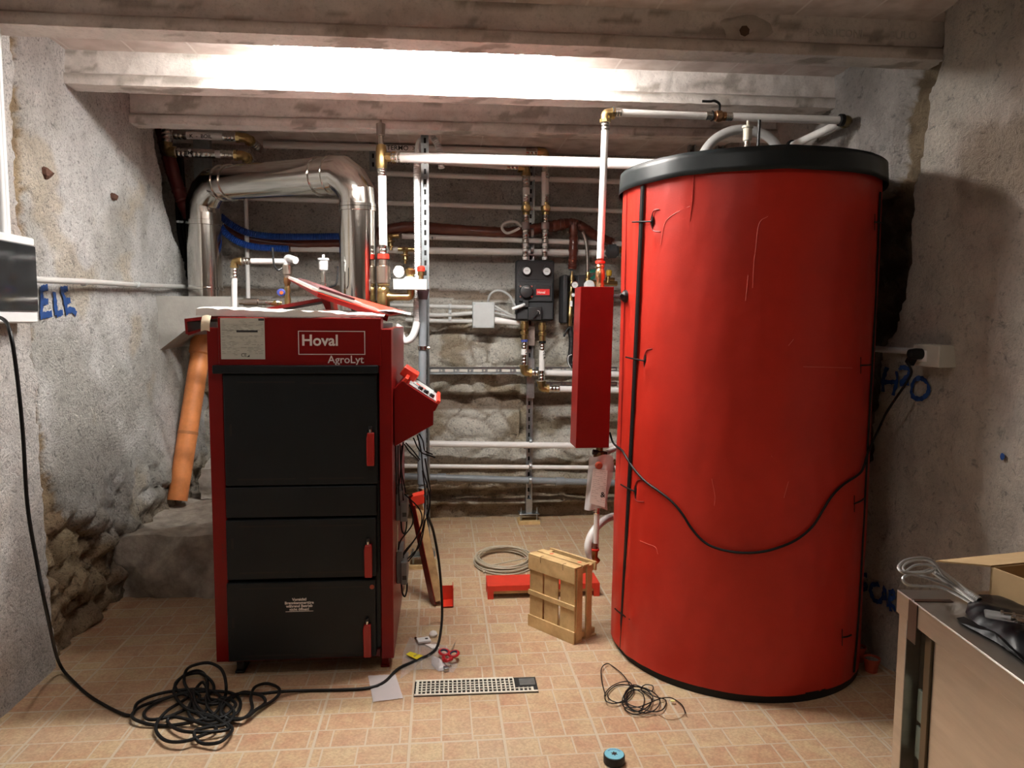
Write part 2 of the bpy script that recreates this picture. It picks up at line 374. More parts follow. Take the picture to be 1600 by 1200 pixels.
# edge of the pale near plaster on the left wall (height -> depth)
EDL = [(z, y) for z, y in sorted([(PX(px, py, XL).z, PX(px, py, XL).y) for px, py in ((5,110),(9,200),(12,330),(33,500),(44,650),(52,780),(64,900),(76,1010),(80,1052))])]
EDL2 = [(z, y) for z, y in sorted([(PX(px, py, XL).z, PX(px, py, XL).y) for px, py in ((24,110),(36,200),(40,300),(42,400),(48,520),(62,640),(80,770),(98,800),(150,840),(190,900),(185,1000))])]
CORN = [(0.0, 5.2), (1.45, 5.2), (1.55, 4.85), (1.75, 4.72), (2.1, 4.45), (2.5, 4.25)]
def cob(p, s):
    d = noise.voronoi(Vector(p)*s)[0]; return d[1]-d[0]
def dispL(y, z):
    e = lerp_tab(EDL, z) + .03*fb((0, z*9, 3), 3)
    e2 = lerp_tab(EDL2, z) + .05*fb((4, z*8, y*8), 3)
    base = XL + .022*fb((y*1.3, z*1.3, 1), 4) + .008*fb((y*7, z*7, 2), 3)
    x = base
    near = 1-sm(e-.012, e+.012, y)
    x += .035*near
    strip = (1-near)*(1-sm(e2-.02, e2+.02, y))
    x -= strip*(.02+.022*abs(fb((y*9, z*9, 5), 3)))
    low = sm(.75, .35, z+.15*fb((y*3, z*3, 9), 3))*(1-near)
    x += low*(.035*fb((y*5, z*6, 6), 4)+.045*sm(0, .35, cob((y, z*1.3, .3), 6.5))-.02)
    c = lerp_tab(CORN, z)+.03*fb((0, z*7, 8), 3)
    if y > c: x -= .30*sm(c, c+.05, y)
    return x
def colL(y, z):
    e = lerp_tab(EDL, z) + .03*fb((0, z*9, 3), 3)
    e2 = lerp_tab(EDL2, z) + .05*fb((4, z*8, y*8), 3)
    n = fb((y*2.2, z*2.2, 11), 5); n2 = fb((y*6, z*6, 12), 4)
    if y < e: return mix((.82, .79, .76), (.72, .66, .60), sm(.1, .5, n))
    if y < e2: return mix(BRN, OCH, sm(-.3, .4, n2))
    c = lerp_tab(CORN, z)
    if y > c+.02: return (.05, .045, .04)  # unlit recess past the plaster edge, its shade painted near black
    col = mix((.84, .83, .81), (.62, .61, .57), sm(-.25, .45, n+.25*sm(1.6, .8, z)))
    col = mix(col, (.64, .54, .38), .55*sm(.22, .5, fb((y*1.7, z*2.3, 15), 4)))
    low = sm(.55, .25, z+.22*fb((y*3, z*3, 9), 4))
    col = mix(col, mix((.36, .27, .17), (.58, .50, .39), sm(-.2, .4, n2)), low*.85)
    ck = cob((y, z*1.3, .3), 6.5); col = mix(col, (.16, .12, .08), low*(1-sm(.02, .12, ck))*.8)
    top = sm(2.15, 2.45, z+.1*n)
    col = mix(col, (.72, .66, .63), top*.7)
    # two rusty stubs' stains
    return col
def wall_x(dispf, colf, ys, zs):
    mb = MB(); nu, nv = len(ys), len(zs)
    for z in zs:
        for y in ys: mb.v.append(Vector((dispf(y, z), y, z))); mb.c.append(colf(y, z))
    mb.f = [(j*nu+i, j*nu+i+1, (j+1)*nu+i+1, (j+1)*nu+i) for j in range(nv-1) for i in range(nu-1)]
    return mb
def rng(a, b, st):
    n = max(1, round((b-a)/st)); return [a+(b-a)*i/n for i in range(n)]
ysL = rng(YF, 1.8, .15)+rng(1.8, 5.2, .018)+[5.2]
zsW = rng(-.02, 2.7, .018)+[2.7]
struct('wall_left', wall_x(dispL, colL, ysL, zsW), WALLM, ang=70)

# right wall: broken edge of the newer plaster, dark rubble behind it
EDR = sorted([(PX(px, py, XR).z, PX(px, py, XR).y) for px, py in ((1462,110),(1452,180),(1448,235),(1430,290),(1420,380),(1413,450),(1380,560),(1362,700),(1340,890))])
EDR = [(EDR[0][0]-.7, EDR[0][1]+.05)]+EDR
def edR(z): return lerp_tab(EDR, z)+.02*fb((1, z*11, 4), 3)
def dispR(y, z):
    x = XR - .03*fb((y*1.4, z*1.4, 21), 4) - .020*fb((y*7, z*4.5, 22), 5) - .012*abs(fb((y*16, z*9, 25), 3))
    e = edR(z)
    wide = .20 if z > 1.93 else 1.4
    s = sm(e-.01, e+.02, y)*(1-sm(e+wide, e+wide+.05, y))
    x += s*(.055+.06*abs(fb((y*7, z*7, 23), 4)))
    # shallow ledge where the thick lower render starts
    x -= .05*sm(2.2, 1.9, y)*sm(1.16+.12*(2.3-y), 1.08+.12*(2.3-y), z)
    x -= .05*sm(1.95, 1.75, y)*sm(2.0, 2.15, z)
    return x
def colR(y, z):
    e = edR(z); wide = .20 if z > 1.93 else 1.4
    n = fb((y*2.4, z*2.4, 31), 5); n2 = fb((y*7, z*7, 32), 4)
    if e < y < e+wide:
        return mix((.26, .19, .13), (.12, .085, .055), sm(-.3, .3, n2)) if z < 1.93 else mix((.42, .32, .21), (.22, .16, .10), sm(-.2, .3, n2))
    if y >= e+wide: return mix((.70, .65, .61), (.50, .46, .43), sm(-.1, .5, n))
    col = mix((.80, .73, .64), (.72, .62, .54), sm(-.1, .5, n))
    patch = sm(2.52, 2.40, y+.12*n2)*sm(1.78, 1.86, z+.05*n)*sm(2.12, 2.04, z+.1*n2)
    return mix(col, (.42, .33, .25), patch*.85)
ysR = rng(YF, 1.6, .15)+rng(1.6, 3.9, .018)+rng(3.9, 5.2, .06)+[5.2]
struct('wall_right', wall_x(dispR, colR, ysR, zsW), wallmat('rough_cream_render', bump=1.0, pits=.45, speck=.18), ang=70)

# back wall: rubble with levelled courses
def dispB(x, z):
    zz = z+.025*fb((x*1.6, z*.8, 44), 3)
    d = .035*fb((x*2.2, z*3.2, 41), 5)+.012*fb((x*8, z*9, 42), 3)
    if zz < 1.5: d = d*1.1+.030*sm(0, .4, cob((x, z*1.5, .7), 4.5))*sm(1.5, 1.4, zz)
    def rec(a, b, dep): return dep*sm(a-.02, a+.012, zz)*(1-sm(b-.012, b+.03, zz))
    d -= rec(.80, .89, .09) if x < .55 else rec(.62, .86, .09)
    d -= rec(-.1, .10, .10)+rec(.15, .215, .07)+rec(.335, .39, .05)+rec(1.555, 1.60, .05)+rec(1.30, 1.33, .03)
    d -= rec(2.24, 2.30, .03)
    if z > 1.62: d *= .5
    return YB - d
def colB(x, z):
    n = fb((x*2.6, z*2.6, 51), 5); n2 = fb((x*6, z*6, 52), 4); zz = z+.025*fb((x*1.6, z*.8, 44), 3)
    col = mix((.86, .82, .73), (.62, .58, .48), sm(-.1, .45, n))
    col = mix(col, (.42, .33, .21), .8*sm(.18, .42, fb((x*3.1, z*3.6, 55), 4)))
    if zz < 1.5: col = mix(col, (.34, .26, .18), .7*(1-sm(.015, .09, cob((x, z*1.5, .7), 4.5)))*sm(-.15, .15, fb((x*2, z*2, 60), 2)))
    if z > 1.3: col = mix(col, (.66, .63, .59), sm(1.3, 1.7, z)*.8)
    for a, b in ((.79, .90), (-.1, .11), (.14, .22), (.335, .40), (1.55, 1.61)):  # bands of cast shade painted brown along the recessed courses
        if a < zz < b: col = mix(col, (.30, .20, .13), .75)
    if z < .42: col = mix(col, (.46, .36, .23), .5)
    return col
mb = MB()
xsB = rng(-2.0, 1.2, .014)+rng(1.2, 2.0, .1)+[2.0]
zsB = rng(-.02, 1.7, .013)+rng(1.7, 2.7, .02)+[2.7]
for z in zsB:
    for x in xsB: mb.v.append(Vector((x, dispB(x, z), z))); mb.c.append(colB(x, z))
nu = len(xsB); mb.f = [(j*nu+i, j*nu+i+1, (j+1)*nu+i+1, (j+1)*nu+i) for j in range(len(zsB)-1) for i in range(nu-1)]
struct('wall_back', mb, STONEM, ang=70)
mb = MB().grid(lambda u, v: Vector((-2+4*u, YF+.02*fb((u*8, v*6, 1), 3), 2.7*v)), 30, 20, lambda u, v: (.74, .70, .66))
struct('wall_front', mb, WALLM)
struct('floor', MB().box((-2.1, YF-.1, -.12), (2.1, 5.3, 0)), FLOORM, smooth=False)
# strip of cement rubble where floor meets the left wall
def ceilmat():
    m = bpy.data.materials.new('whitewashed_ceiling_tiles'); N, L, b = nodes(m); b.inputs['Roughness'].default_value = .8
    tc = N.new('ShaderNodeTexCoord'); sp = N.new('ShaderNodeSeparateXYZ'); L.new(tc.outputs['Object'], sp.inputs[0])
    d = N.new('ShaderNodeMath'); d.operation = 'MULTIPLY'; d.inputs[1].default_value = 1/.26; L.new(sp.outputs['X'], d.inputs[0])
    f = N.new('ShaderNodeMath'); f.operation = 'FRACT'; L.new(d.outputs[0], f.inputs[0])
    c = N.new('ShaderNodeMath'); c.operation = 'LESS_THAN'; c.inputs[1].default_value = .035; L.new(f.outputs[0], c.inputs[0])
    n = N.new('ShaderNodeTexNoise'); n.inputs['Scale'].default_value = 9; n.inputs['Detail'].default_value = 6; L.new(tc.outputs['Object'], n.inputs['Vector'])
    r = N.new('ShaderNodeValToRGB'); r.color_ramp.elements[0].color = (.50, .42, .38, 1); r.color_ramp.elements[1].color = (.68, .60, .56, 1)
    r.color_ramp.elements[0].position = .35; r.color_ramp.elements[1].position = .6
    L.new(n.outputs['Fac'], r.inputs['Fac'])
    mx = N.new('ShaderNodeMix'); mx.data_type = 'RGBA'; L.new(c.outputs[0], mx.inputs['Factor']); L.new(r.outputs[0], mx.inputs[6]); mx.inputs[7].default_value = (.72, .66, .62, 1)
    L.new(mx.outputs[2], b.inputs['Base Color'])
    bm = N.new('ShaderNodeBump'); bm.inputs['Strength'].default_value = .6; bm.inputs['Distance'].default_value = .01
    L.new(c.outputs[0], bm.inputs['Height']); L.new(bm.outputs['Normal'], b.inputs['Normal'])
    return m
struct('ceiling', MB().box((-2.1, YF-.1, ZC), (2.1, 5.3, ZC+.1)), ceilmat(), smooth=False)

# precast concrete beams, bottom face at 2.38 m
ZB = 2.385
def beam(n, yl, yr, seed, extra=None):
    prof = [(0, 0), (0, .040), (.006, .046), (.020, .054), (.020, .115), (.014, ZC-ZB+.01), (.096, ZC-ZB+.01), (.090, .115), (.090, .054), (.104, .046), (.11, .040), (.11, 0)]
    fine = []
    for (a0, b0), (a1, b1_) in zip(prof, prof[1:]+prof[:1]):
        k_ = max(1, int(math.hypot(a1-a0, b1_-b0)/.014)); fine += [(a0+(a1-a0)*q/k_, b0+(b1_-b0)*q/k_) for q in range(k_)]
    prof = fine
    mb = MB(); nx = 260; P = len(prof)
    for i in range(nx+1):
        t = i/nx; x = -1.75+3.65*t; y0 = yl+(yr-yl)*t
        for j, (dy, dz) in enumerate(prof):
            w = .004*fb((x*6, dz*9+dy*9+seed, 1), 3)+.0035*fb((x*26, dz*40+dy*30+seed, 2), 3)
            mb.v.append(Vector((x, y0+dy+w, ZB+dz+w*.8*(0 if dz > .16 else 1))))
            k = fb((x*2.1, dz*9+seed, 5), 5)
            c = mix((.74, .69, .65), (.64, .58, .54), sm(-.1, .4, k))
            st = sm(.30, .44, fb((x*5, dz*16+dy*8+seed*2, 9), 6)); c = mix(c, (.30, .26, .22), st*.7)
            if .038 < dz < .05: c = mix(c, (.33, .29, .25), .6)
            mb.c.append(c)
    for i in range(nx):
        for j in range(P):
            j2 = (j+1) % P; mb.f.append((i*P+j, i*P+j2, (i+1)*P+j2, (i+1)*P+j))
    o = struct('trim_%d' % n, mb, BEAMM, ang=30)
    OFF[o] = Vector(o.location)
    return o
def bY(px, py): p = PZ(px, py, ZB); return p
def beam_fit(a, b):
    A, B = bY(*a), bY(*b); s = (B.y-A.y)/(B.x-A.x)
    return A.y+s*(-1.75-A.x), A.y+s*(1.90-A.x)
B1 = beam_fit((0, 37), (1505, 95)); B2 = beam_fit((118, 131), (1335, 170)); B3 = beam_fit((228, 192), (1200, 216))
print('beams', B1, B2, B3)
b1 = beam(1, *B1, 1); b2 = beam(2, *B2, 4); b3 = beam(3, *B3, 8)
for i, yy in enumerate((1.75, .95, .15, -.65)): beam(4+i, yy+.06, yy-.02, 11+i)
# cast lettering in the beams (raised, same paint)
LETM = mat('painted_cast_letters', (.60, .57, .53), .8, bump=.2)
def beam_text(b, B, s, px0, py, size, par, sq=.8):
    x0 = PY(px0, py, B[0]).x; t = (x0+1.75)/3.65; y = B[0]+(B[1]-B[0])*t+.018
    z = PY(px0, py, y).z
    ux = Vector((3.65, B[1]-B[0], 0))
    build('cast_lettering', text_mb(s, size, .002, (x0, y, z), ux, (0, 0, 1)), LETM, par)
beam_text(b2, B2, 'CONC', 384, 121, .055, b2); beam_text(b2, B2, 'PELLE', 455, 122, .055, b2)
beam_text(b1, B1, 'P.SAN.ICONI', 1259, 55, .038, b1); beam_text(b1, B1, 'BULO', 1385, 60, .042, b1)
beam_text(b2, B2, 'M', 748, 132, .03, b2)
# a broken-out hole patched round in the first beam
hx = PY(1163, 47, 2.55); hp = PZ(1163, 47, 2.46)
t = (hx.x+1.75)/3.65; hy = B1[0]+(B1[1]-B1[0])*t
hc = PY(1163, 47, hy+.02)
mbh = MB()
for k in range(1):
    mbh.grid(lambda u, v: Vector((hc.x+(.02+.075*v)*(1+.25*sin(u*2*pi*3+1))*cos(u*2*pi), hy+.02-.011*sin(pi*min(1, v*1.02)), hc.z-.004+(.016+.05*v)*(1+.2*sin(u*2*pi*2))*sin(u*2*pi))), 28, 5)
build('patched_hole', mbh, mat('beam_patch', (.50, .45, .40), .9, bump=.5, var=.15), b1)
build('hole', MB().lathe((hc.x, hy+.0195, hc.z-.004), (0, -1, 0), [(0, .02), (.003, .02)], 7), mat('hole_brown', (.10, .06, .035), .9), b1)

# concrete step at the back left, and its upper lump
def lump(x0, x1, y0, y1, z0, z1, amp, seed):
    mb = MB()
    nx, ny, nz = max(2, int((x1-x0)/.03)), max(2, int((y1-y0)/.03)), max(2, int((z1-z0)/.03))
    def q(x, y, z):
        d = Vector((fb((x*5, y*5, z*5+seed), 4), fb((x*5+7, y*5, z*5+seed), 4), .5*fb((x*5, y*5+9, z*5+seed), 4)))*amp
        if z <= z0+1e-6: d.z = 0
        return Vector((x, y, z))+d
    mb.grid(lambda u, v: q(x0+(x1-x0)*u, y0, z0+(z1-z0)*v), nx, nz)
    mb.grid(lambda u, v: q(x0+(x1-x0)*u, y0+(y1-y0)*v, z1), nx, ny)
    mb.grid(lambda u, v: q(x1, y0+(y1-y0)*u, z0+(z1-z0)*v), ny, nz)
    mb.grid(lambda u, v: q(x0, y1-(y1-y0)*u, z0+(z1-z0)*v), ny, nz)
    mb.grid(lambda u, v: q(x1-(x1-x0)*u, y1, z0+(z1-z0)*v), nx, nz)
    return mb
struct('trim_8', lump(-1.62, -.62, 3.75, 5.1, 0, .31, .05, 3), mat('step_concrete', (.40, .355, .30), .92, var=.4, scale=10, bump=1.6, bscale=22), ang=50)
struct('trim_9', lump(-1.45, -.70, 4.55, 5.1, .30, .50, .05, 6), mat('step_concrete2', (.44, .40, .35), .92, var=.35, scale=10, bump=1.6, bscale=22), ang=50)
# cement chimney block the rear flue stands on
mb = MB(); a = 1.525
mb.prism([(-1.70, 4.30, a), (-1.70, 4.30, a-.30), (-1.66, 4.30, a-.30), (-1.54, 4.42, a-.19), (-1.18, 4.55, a-.19), (-1.18, 4.30, a)], (0, 0, 0)) if False else None
pts = [(-1.60, a), (-1.18, a), (-1.18, a-.12), (-1.42, a-.18), (-1.60, a-.32)]
mb.prism([(x, 4.33, z) for x, z in pts], (0, .75, 0))
struct('trim_10', mb, MORTAR, smooth=False)

# spray-painted writing on the walls
def graffiti(name, wallo, dispf, X, strokes, wpx, side):
    mb = MB()
    for st in strokes:
        P = [PX(px, py, X) for px, py in st]; P = crom(P, 8) if len(P) > 2 else [P[0].lerp(P[1], i/10) for i in range(11)]
        wd = wpx
        L_ = [];
        for i, p in enumerate(P):
            a, b = P[max(0, i-1)], P[min(len(P)-1, i+1)]
            t = Vector((0, b.y-a.y, b.z-a.z)); t = t.normalized() if t.length > 1e-6 else Vector((0, 1, 0))
            n = Vector((0, -t.z, t.y)); ww = wd*(1+.15*sin(i*1.3))
            L_.append([p+n*ww*k for k in (-1, -.5, 0, .5, 1)])
        base = len(mb.v)
        for r in L_:
            for q in r: mb.v.append(Vector((dispf(q.y, q.z)+(.006 if side > 0 else -.010), q.y, q.z)))
        for i in range(len(L_)-1):
            for k in range(4): mb.f.append((base+i*5+k, base+i*5+k+1, base+(i+1)*5+k+1, base+(i+1)*5+k))
    return build(name, mb, BLUEP, wallo)
WL = bpy.data.objects['wall_left']; WR = bpy.data.objects['wall_right']
graffiti('graffiti_writing', WL, dispL, XL, [
    [(74,449),(63,451)], [(64,450),(66,470),(65,492)], [(64,472),(75,471)], [(63,494),(72,492),(80,490)],
    [(84,456),(85,475),(87,492)], [(87,491),(98,488)], [(95,453),(107,451)], [(98,455),(103,470),(105,485)], [(100,472),(112,469)], [(103,488),(113,484),(119,491)]], .013, 1)
graffiti('graffiti_writing', WR, dispR, XR, [
    [(1391,574),(1388,590),(1386,612)], [(1388,597),(1403,597)], [(1405,580),(1404,598),(1402,618)],
    [(1409,579),(1415,574),(1421,578),(1419,588),(1410,600)], [(1410,600),(1423,599)],
    [(1438,590),(1429,597),(1427,612),(1434,622),(1445,622),(1451,612),(1449,598),(1440,591),(1432,594)]], .009, -1)
graffiti('graffiti_writing', WR, dispR, XR, [
    [(1362,899),(1356,897),(1351,902),(1354,911),(1361,914),(1361,919),(1354,920),(1349,917)],
    [(1378,913),(1370,914),(1367,924),(1370,936),(1376,940),(1381,938)],
    [(1378,942),(1383,926),(1386,918),(1390,930),(1393,948)], [(1381,934),(1391,934)],
    [(1397,926),(1397,942),(1398,955)], [(1395,926),(1403,924),(1405,932),(1397,938),(1407,955)]], .0095, -1)
dc = PX(1584, 713, XR)
build('graffiti_dot', MB().grid(lambda u, v: Vector((dispR(dc.y+.012*v*cos(2*pi*u), dc.z+.012*v*sin(2*pi*u))-.010, dc.y+.012*v*cos(2*pi*u), dc.z+.012*v*sin(2*pi*u))), 16, 3), BLUEP, WR)
# rusty iron stubs in the left wall
for (px, py, s) in ((70, 268, .026), (178, 305, .016)):
    p = PX(px, py, XL); x0 = dispL(p.y, p.z)
    mb = MB().lathe((x0-.02, p.y, p.z), (1, .2, -.3), [(0, s*1.1), (.03, s), (.045, s*.55)], 7)
    for v in mb.v: v += Vector((fb(v*40, 2), fb(v*40+Vector((3, 3, 3)), 2), fb(v*40+Vector((9, 1, 3)), 2)))*s*.35
    build('rusty_iron_stub', mb, RUSTY, WL, smooth=False)
# holes in the back wall up top
for o in (WL, WR): pass

# ============================================================ LAMPS
def tube_lamp(x0, x1, y, yaw, strength, lab):
    c = Vector(((x0+x1)/2, y, ZC)); t = thing('tube_lamp', lab, 'lamp', c)
    ux = Vector((cos(yaw), sin(yaw), 0)); uy = Vector((-sin(yaw), cos(yaw), 0)); h = (x1-x0)/2
    build('housing', MB().obox(c+Vector((0, 0, -.010)), ux, uy, (0, 0, 1), h*.96, .032, .0098), WHITE, t, bev=.003)
    path = [c+ux*h*s+Vector((0, 0, -.044)) for s in (-1, -.985, -.96, .96, .985, 1)]
    d = MB().rings(path, [.012, .026, .034, .034, .026, .012], 20)
    for v in d.v: v.z = c.z-.044+(v.z-(c.z-.044))*.70
    build('diffuser', d, emat('tube_diffuser_%.0f' % strength, (1.0, .975, .93), strength), t)
    for s in (-1, 1):
        build('end_clip', MB().obox(c+ux*h*.55*s+Vector((0, 0, -.028)), ux, uy, (0, 0, 1), .006, .0352, .017), WHITE, t, bev=.002)
    return t
lampyaw = atan((B2[1]-B2[0])/3.65)
tube_lamp(-.66, .47, 3.07, lampyaw, TUBE, 'long white fluorescent tube lamp glowing on the ceiling between the two front beams')
tube_lamp(-.80, .38, 1.36, 0, TUBE_FILL, 'unseen fluorescent tube lamp added on the ceiling to light the right wall and front floor')

# ============================================================ BOILER
YBF = 2.87                       # front plane of the boiler
def fx(px, py): return PY(px, py, YBF).x
def fz(py, px=470): return PY(px, py, YBF).z
XA, XB_ = fx(333, 800), fx(604, 800)
T = thing('wood_boiler', 'red and charcoal wood-fired boiler with three dark front doors standing on the tiles', 'boiler', ((XA+XB_)/2, 3.3, 0))
boiler = T
def fbox(name, xl, xr, yt, yb, y0, y1, m, parent, bev=.003, lab=None):
    ym, xm = (yt+yb)/2, (xl+xr)/2
    return build(name, MB().box((fx(xl, ym), y0, fz(yb, xm)), (fx(xr, ym), y1, fz(yt, xm))), m, parent, bev=bev, smooth=False, lab=lab)
ztop = fz(497)
zbt = fz(1034)
# inner carcass in black, red side casings, header
build('carcass', MB().box((fx(352, 800), YBF+.035, zbt+.01), (fx(592, 800), YBF+.93, ztop-.02)), BLKP, T, smooth=False)
fbox('side_panel', 331, 353.5, 512, 1034, YBF-.005, YBF+.95, RED, T)
fbox('side_panel', 594, 613.5, 514, 1028, YBF-.005, YBF+.95, RED, T)
fbox('base_rail', 353, 594, 1022, 1034, YBF+.02, YBF+.93, mat('dark_red_rail', (.11, .006, .006), .5), T)
H = fbox('header_panel', 342, 596, 496, 572, YBF-.012, YBF+.10, RED, T, bev=.004)
fbox('header_lip', 336, 592, 570, 583, YBF-.038, YBF+.03, BLACK, T, bev=.004)
yh = YBF-.0125
# lettering on the header
xr0, xr1, zr0, zr1 = fx(467, 536), fx(571, 536), fz(554, 520), fz(517, 520)
fr = MB(); tk = .0028
for a, b in (((xr0, zr0), (xr1, zr0+tk)), ((xr0, zr1-tk), (xr1, zr1)), ((xr0, zr0+tk), (xr0+tk, zr1-tk)), ((xr1-tk, zr0+tk), (xr1, zr1-tk))):
    fr.box((a[0], yh-.0012, a[1]), (b[0], yh, b[1]))
build('logo_frame', fr, LETTER, H, smooth=False)
build('logo_text', text_mb('Hoval', .0585, .0008, (fx(472, 541), yh-.001, fz(539.5, 480)), bold=.0012), LETTER, H, smooth=False)
build('model_text', text_mb('AgroLyt', .041, .0008, (fx(513, 567), yh-.001, fz(567, 540)), bold=.0003), LETTER, H, smooth=False)
# printed type plate
lx0, lx1, lz0, lz1 = fx(346.5, 530), fx(415, 530), fz(561, 380), fz(497, 380)
PL = build('type_plate', MB().box((lx0, yh-.001, lz0), (lx1, yh, lz1)), LABELM, H, smooth=False)
pm = MB(); random.seed(3); z = lz1-.012
yy = yh-.0016
row = 0
while z > lz0+.012:
    x = lx0+.004
    while x < lx1-.008:
        w_ = random.uniform(.006, .022)
        if random.random() < .62: pm.box((x, yy, z), (min(x+w_, lx1-.004), yh-.001, z+.0013))
        x += w_+random.uniform(.003, .012)
    if row % 4 == 3: pm.box((lx0+.003, yy, z+.0040), (lx1-.003, yh-.001, z+.0044))
    z -= .0055; row += 1
build('plate_print', pm, INKG, PL, smooth=False)
build('plate_symbol', MB().box((fx(405, 500), yy, fz(501, 405)), (fx(414, 500), yh-.001, fz(497.8, 405))), INK, PL, smooth=False); pm = MB()
pm.box((fx(371, 518), yy-.0003, fz(519.2, 390)), (fx(404, 518), yh-.001, fz(516, 390)))
build('plate_number', pm, INK, PL, smooth=False); pm = MB()
pm.prism([(fx(387, 556), yy, fz(557.5, 390)), (fx(391.5, 556), yy, fz(557.5, 390)), (fx(391.5, 556), yy, fz(554, 390))], (0, .0006, 0))
build('plate_symbol', pm, INK, PL, smooth=False)
build('ce_mark', text_mb('CE', .018, .0003, (fx(378, 556), yy, fz(557, 380))), INK, PL, smooth=False)
# doors
def door(name, xl, xr, yt, yb, slots=(), hinge=None, handle=None, lab=None):
    D = fbox(name, xl, xr, yt, yb, YBF-.022, YBF+.034, BLACK, T, bev=.005, lab=lab)
    for (a, b, y_) in slots:
        s = MB(); s.box((fx(a, y_), YBF-.0226, fz(y_+1.1, (a+b)/2)), (fx(b, y_), YBF-.0215, fz(y_-1.1, (a+b)/2)))
        build('panel_slot', s, DRK, D, smooth=False)
    if hinge:
        s = MB(); s.box((fx(hinge[0]-1.8, hinge[1]), YBF-.0226, fz(hinge[1]+hinge[2], hinge[0])), (fx(hinge[0]+1.8, hinge[1]), YBF-.0215, fz(hinge[1]-hinge[2], hinge[0])))
    if hinge: build('hinge_slot', s, DRK, D, smooth=False)
    if handle:
        hx_, y1, y2 = handle
        x0, x1 = fx(hx_-6, (y1+y2)/2), fx(hx_+6, (y1+y2)/2); z0, z1 = fz(y2, hx_), fz(y1, hx_)
        m_ = MB().prism([(x0+.001, YBF-.045, z0), (x1, YBF-.045, z0), (x1, YBF-.045, z1), (x0+.004, YBF-.045, z1), (x0, YBF-.045, z1-.02)], (0, .022, 0))
        hd = build('handle', m_, mat('handle_red', (.30, .010, .008), .3), D, bev=.003, lab='bright red handle')
        xm = (x0+x1)/2
        sp = MB().cyl((xm, YBF-.034, z1), (xm, YBF-.034, z1+.013), .0055, 12)
        build('handle_spindle', sp, CHROME, D)
        build('handle_cap', MB().cyl((xm, YBF-.034, z1+.013), (xm, YBF-.034, z1+.024), .007, 12), BLKP, D)
    return D
D1 = door('upper_door', 352.5, 590.5, 584, 756, [(373, 462, 596.5), (484, 569, 598), (373, 463, 747), (484, 569, 745.5)], (363, 671, 9), (580, 674, 725))
fbox('middle_panel', 354.5, 589, 758.5, 806, YBF-.018, YBF+.034, BLACK, T, bev=.005)
D2 = door('middle_door', 356, 588.5, 809, 901, [(376, 463, 819.5), (484, 568, 818.5), (376, 463, 892), (484, 570, 891)], (365.5, 847, 8), (576.5, 847, 897))
D3 = door('lower_door', 357.5, 588, 906, 1026, [(376, 463, 916), (484, 568, 914.5), (377, 463, 1020.5), (484, 568, 1018)], (367, 970, 8), (575, 970, 1020))
yd = YBF-.0228
for i, (s, px, py) in enumerate((('Vorsicht!', 458.5, 935), ('Brennkammertüre', 447.5, 940.3), ('während Betrieb', 450, 945.3), ('nicht öffnen!', 454.5, 950.4))):
    pass
wt = MB()
for s, px, py in (('Vorsicht!', 469.5, 935), ('Brennkammert\u00fcre', 469.3, 940.2), ('w\u00e4hrend Betrieb', 469.5, 945.2), ('nicht \u00f6ffnen!', 469.5, 950.3)):
    text_mb(s, .0148, .0003, (fx(px, py), yd, fz(py, px)), bold=.0004, align='CENTER', mb=wt)
wt.box((fx(448, 951), yd-.0003, fz(952.0, 470)), (fx(491, 951), yd+.0008, fz(951.4, 470)))
build('warning_text', wt, LETTER, D3, smooth=False)
build('door_plug', MB().lathe((fx(582, 914), YBF-.0215, fz(914, 582)), (0, -1, 0), [(0, .009), (.002, .009), (.003, .007)], 18), mat('orange_plug', (.30, .05, .02), .5), D3)
# feet
for (px, m_) in ((371, BLKP), (601, RED)):
    x = fx(px, 1045)
    for yf in (YBF+.03, YBF+.85):
        f_ = MB().box((x-.018, yf, 0), (x+.018, yf+.09, .008)).box((x-.014, yf+.01, .008), (x+.014, yf+.08, zbt+.02))
        build('foot', f_, m_, T, bev=.002)
# louvre holes on the left casing edge
vent = MB()
for k in range(6): vent.cyl((fx(349, 870), YBF-.0056, fz(851+k*5.2, 349)), (fx(349, 870), YBF-.0048, fz(851+k*5.2, 349)), .0018, 8)
build('panel_holes', vent, DRK, T)
# control console on the right side of the boiler
YC0, YC1 = 2.94, 3.30
def cx(px, py): p = PY(px, py, YC0); return (p.x, p.z)
xw = fx(613.5, 650)+.001
poly = [(xw, cx(618, 608)[1]), cx(628, 595), cx(685, 632), cx(680, 642), cx(677, 643), cx(677, 664), (xw, cx(618, 698)[1])]
C_ = build('control_console', MB().prism([(x, YC0, z) for x, z in poly], (0, YC1-YC0, 0)), RED, T, bev=.002, smooth=False)
a, b = Vector((cx(631, 596.5)[0], 0, cx(631, 596.5)[1])), Vector((cx(683, 630.5)[0], 0, cx(683, 630.5)[1]))
du = (b-a).normalized(); dn = Vector((-du.z, 0, du.x)); 
if dn.z < 0: dn = -dn
L_ = (b-a).length
def con(u0, u1, y0, y1, h0, h1):
    c = a+du*(L_*(u0+u1)/2)+dn*((h0+h1)/2); c.y = (y0+y1)/2
    return MB().obox(c, du, (0, 1, 0), dn, L_*(u1-u0)/2, (y1-y0)/2, (h1-h0)/2)
build('console_lip', con(-.03, .06, YC0, YC1, 0, .018), ORED, C_, bev=.002)
build('console_lip', con(.96, 1.05, YC0, YC1, 0, .014), ORED, C_, bev=.002)
build('console_face', con(.14, .95, YC0+.02, YC1-.02, 0, .004), mat('console_grey', (.30, .30, .30), .5), C_)
scn = build('display', con(.22, .85, YC0+.10, YC1-.05, .004, .010), mat('display_pale', (.60, .66, .66), .2), C_)
build('display_print', con(.30, .60, YC0+.12, YC0+.16, .010, .0105), ORED, C_)
build('display_frame', con(.22, .85, YC1-.05, YC1-.035, .004, .012), BLKP, C_)
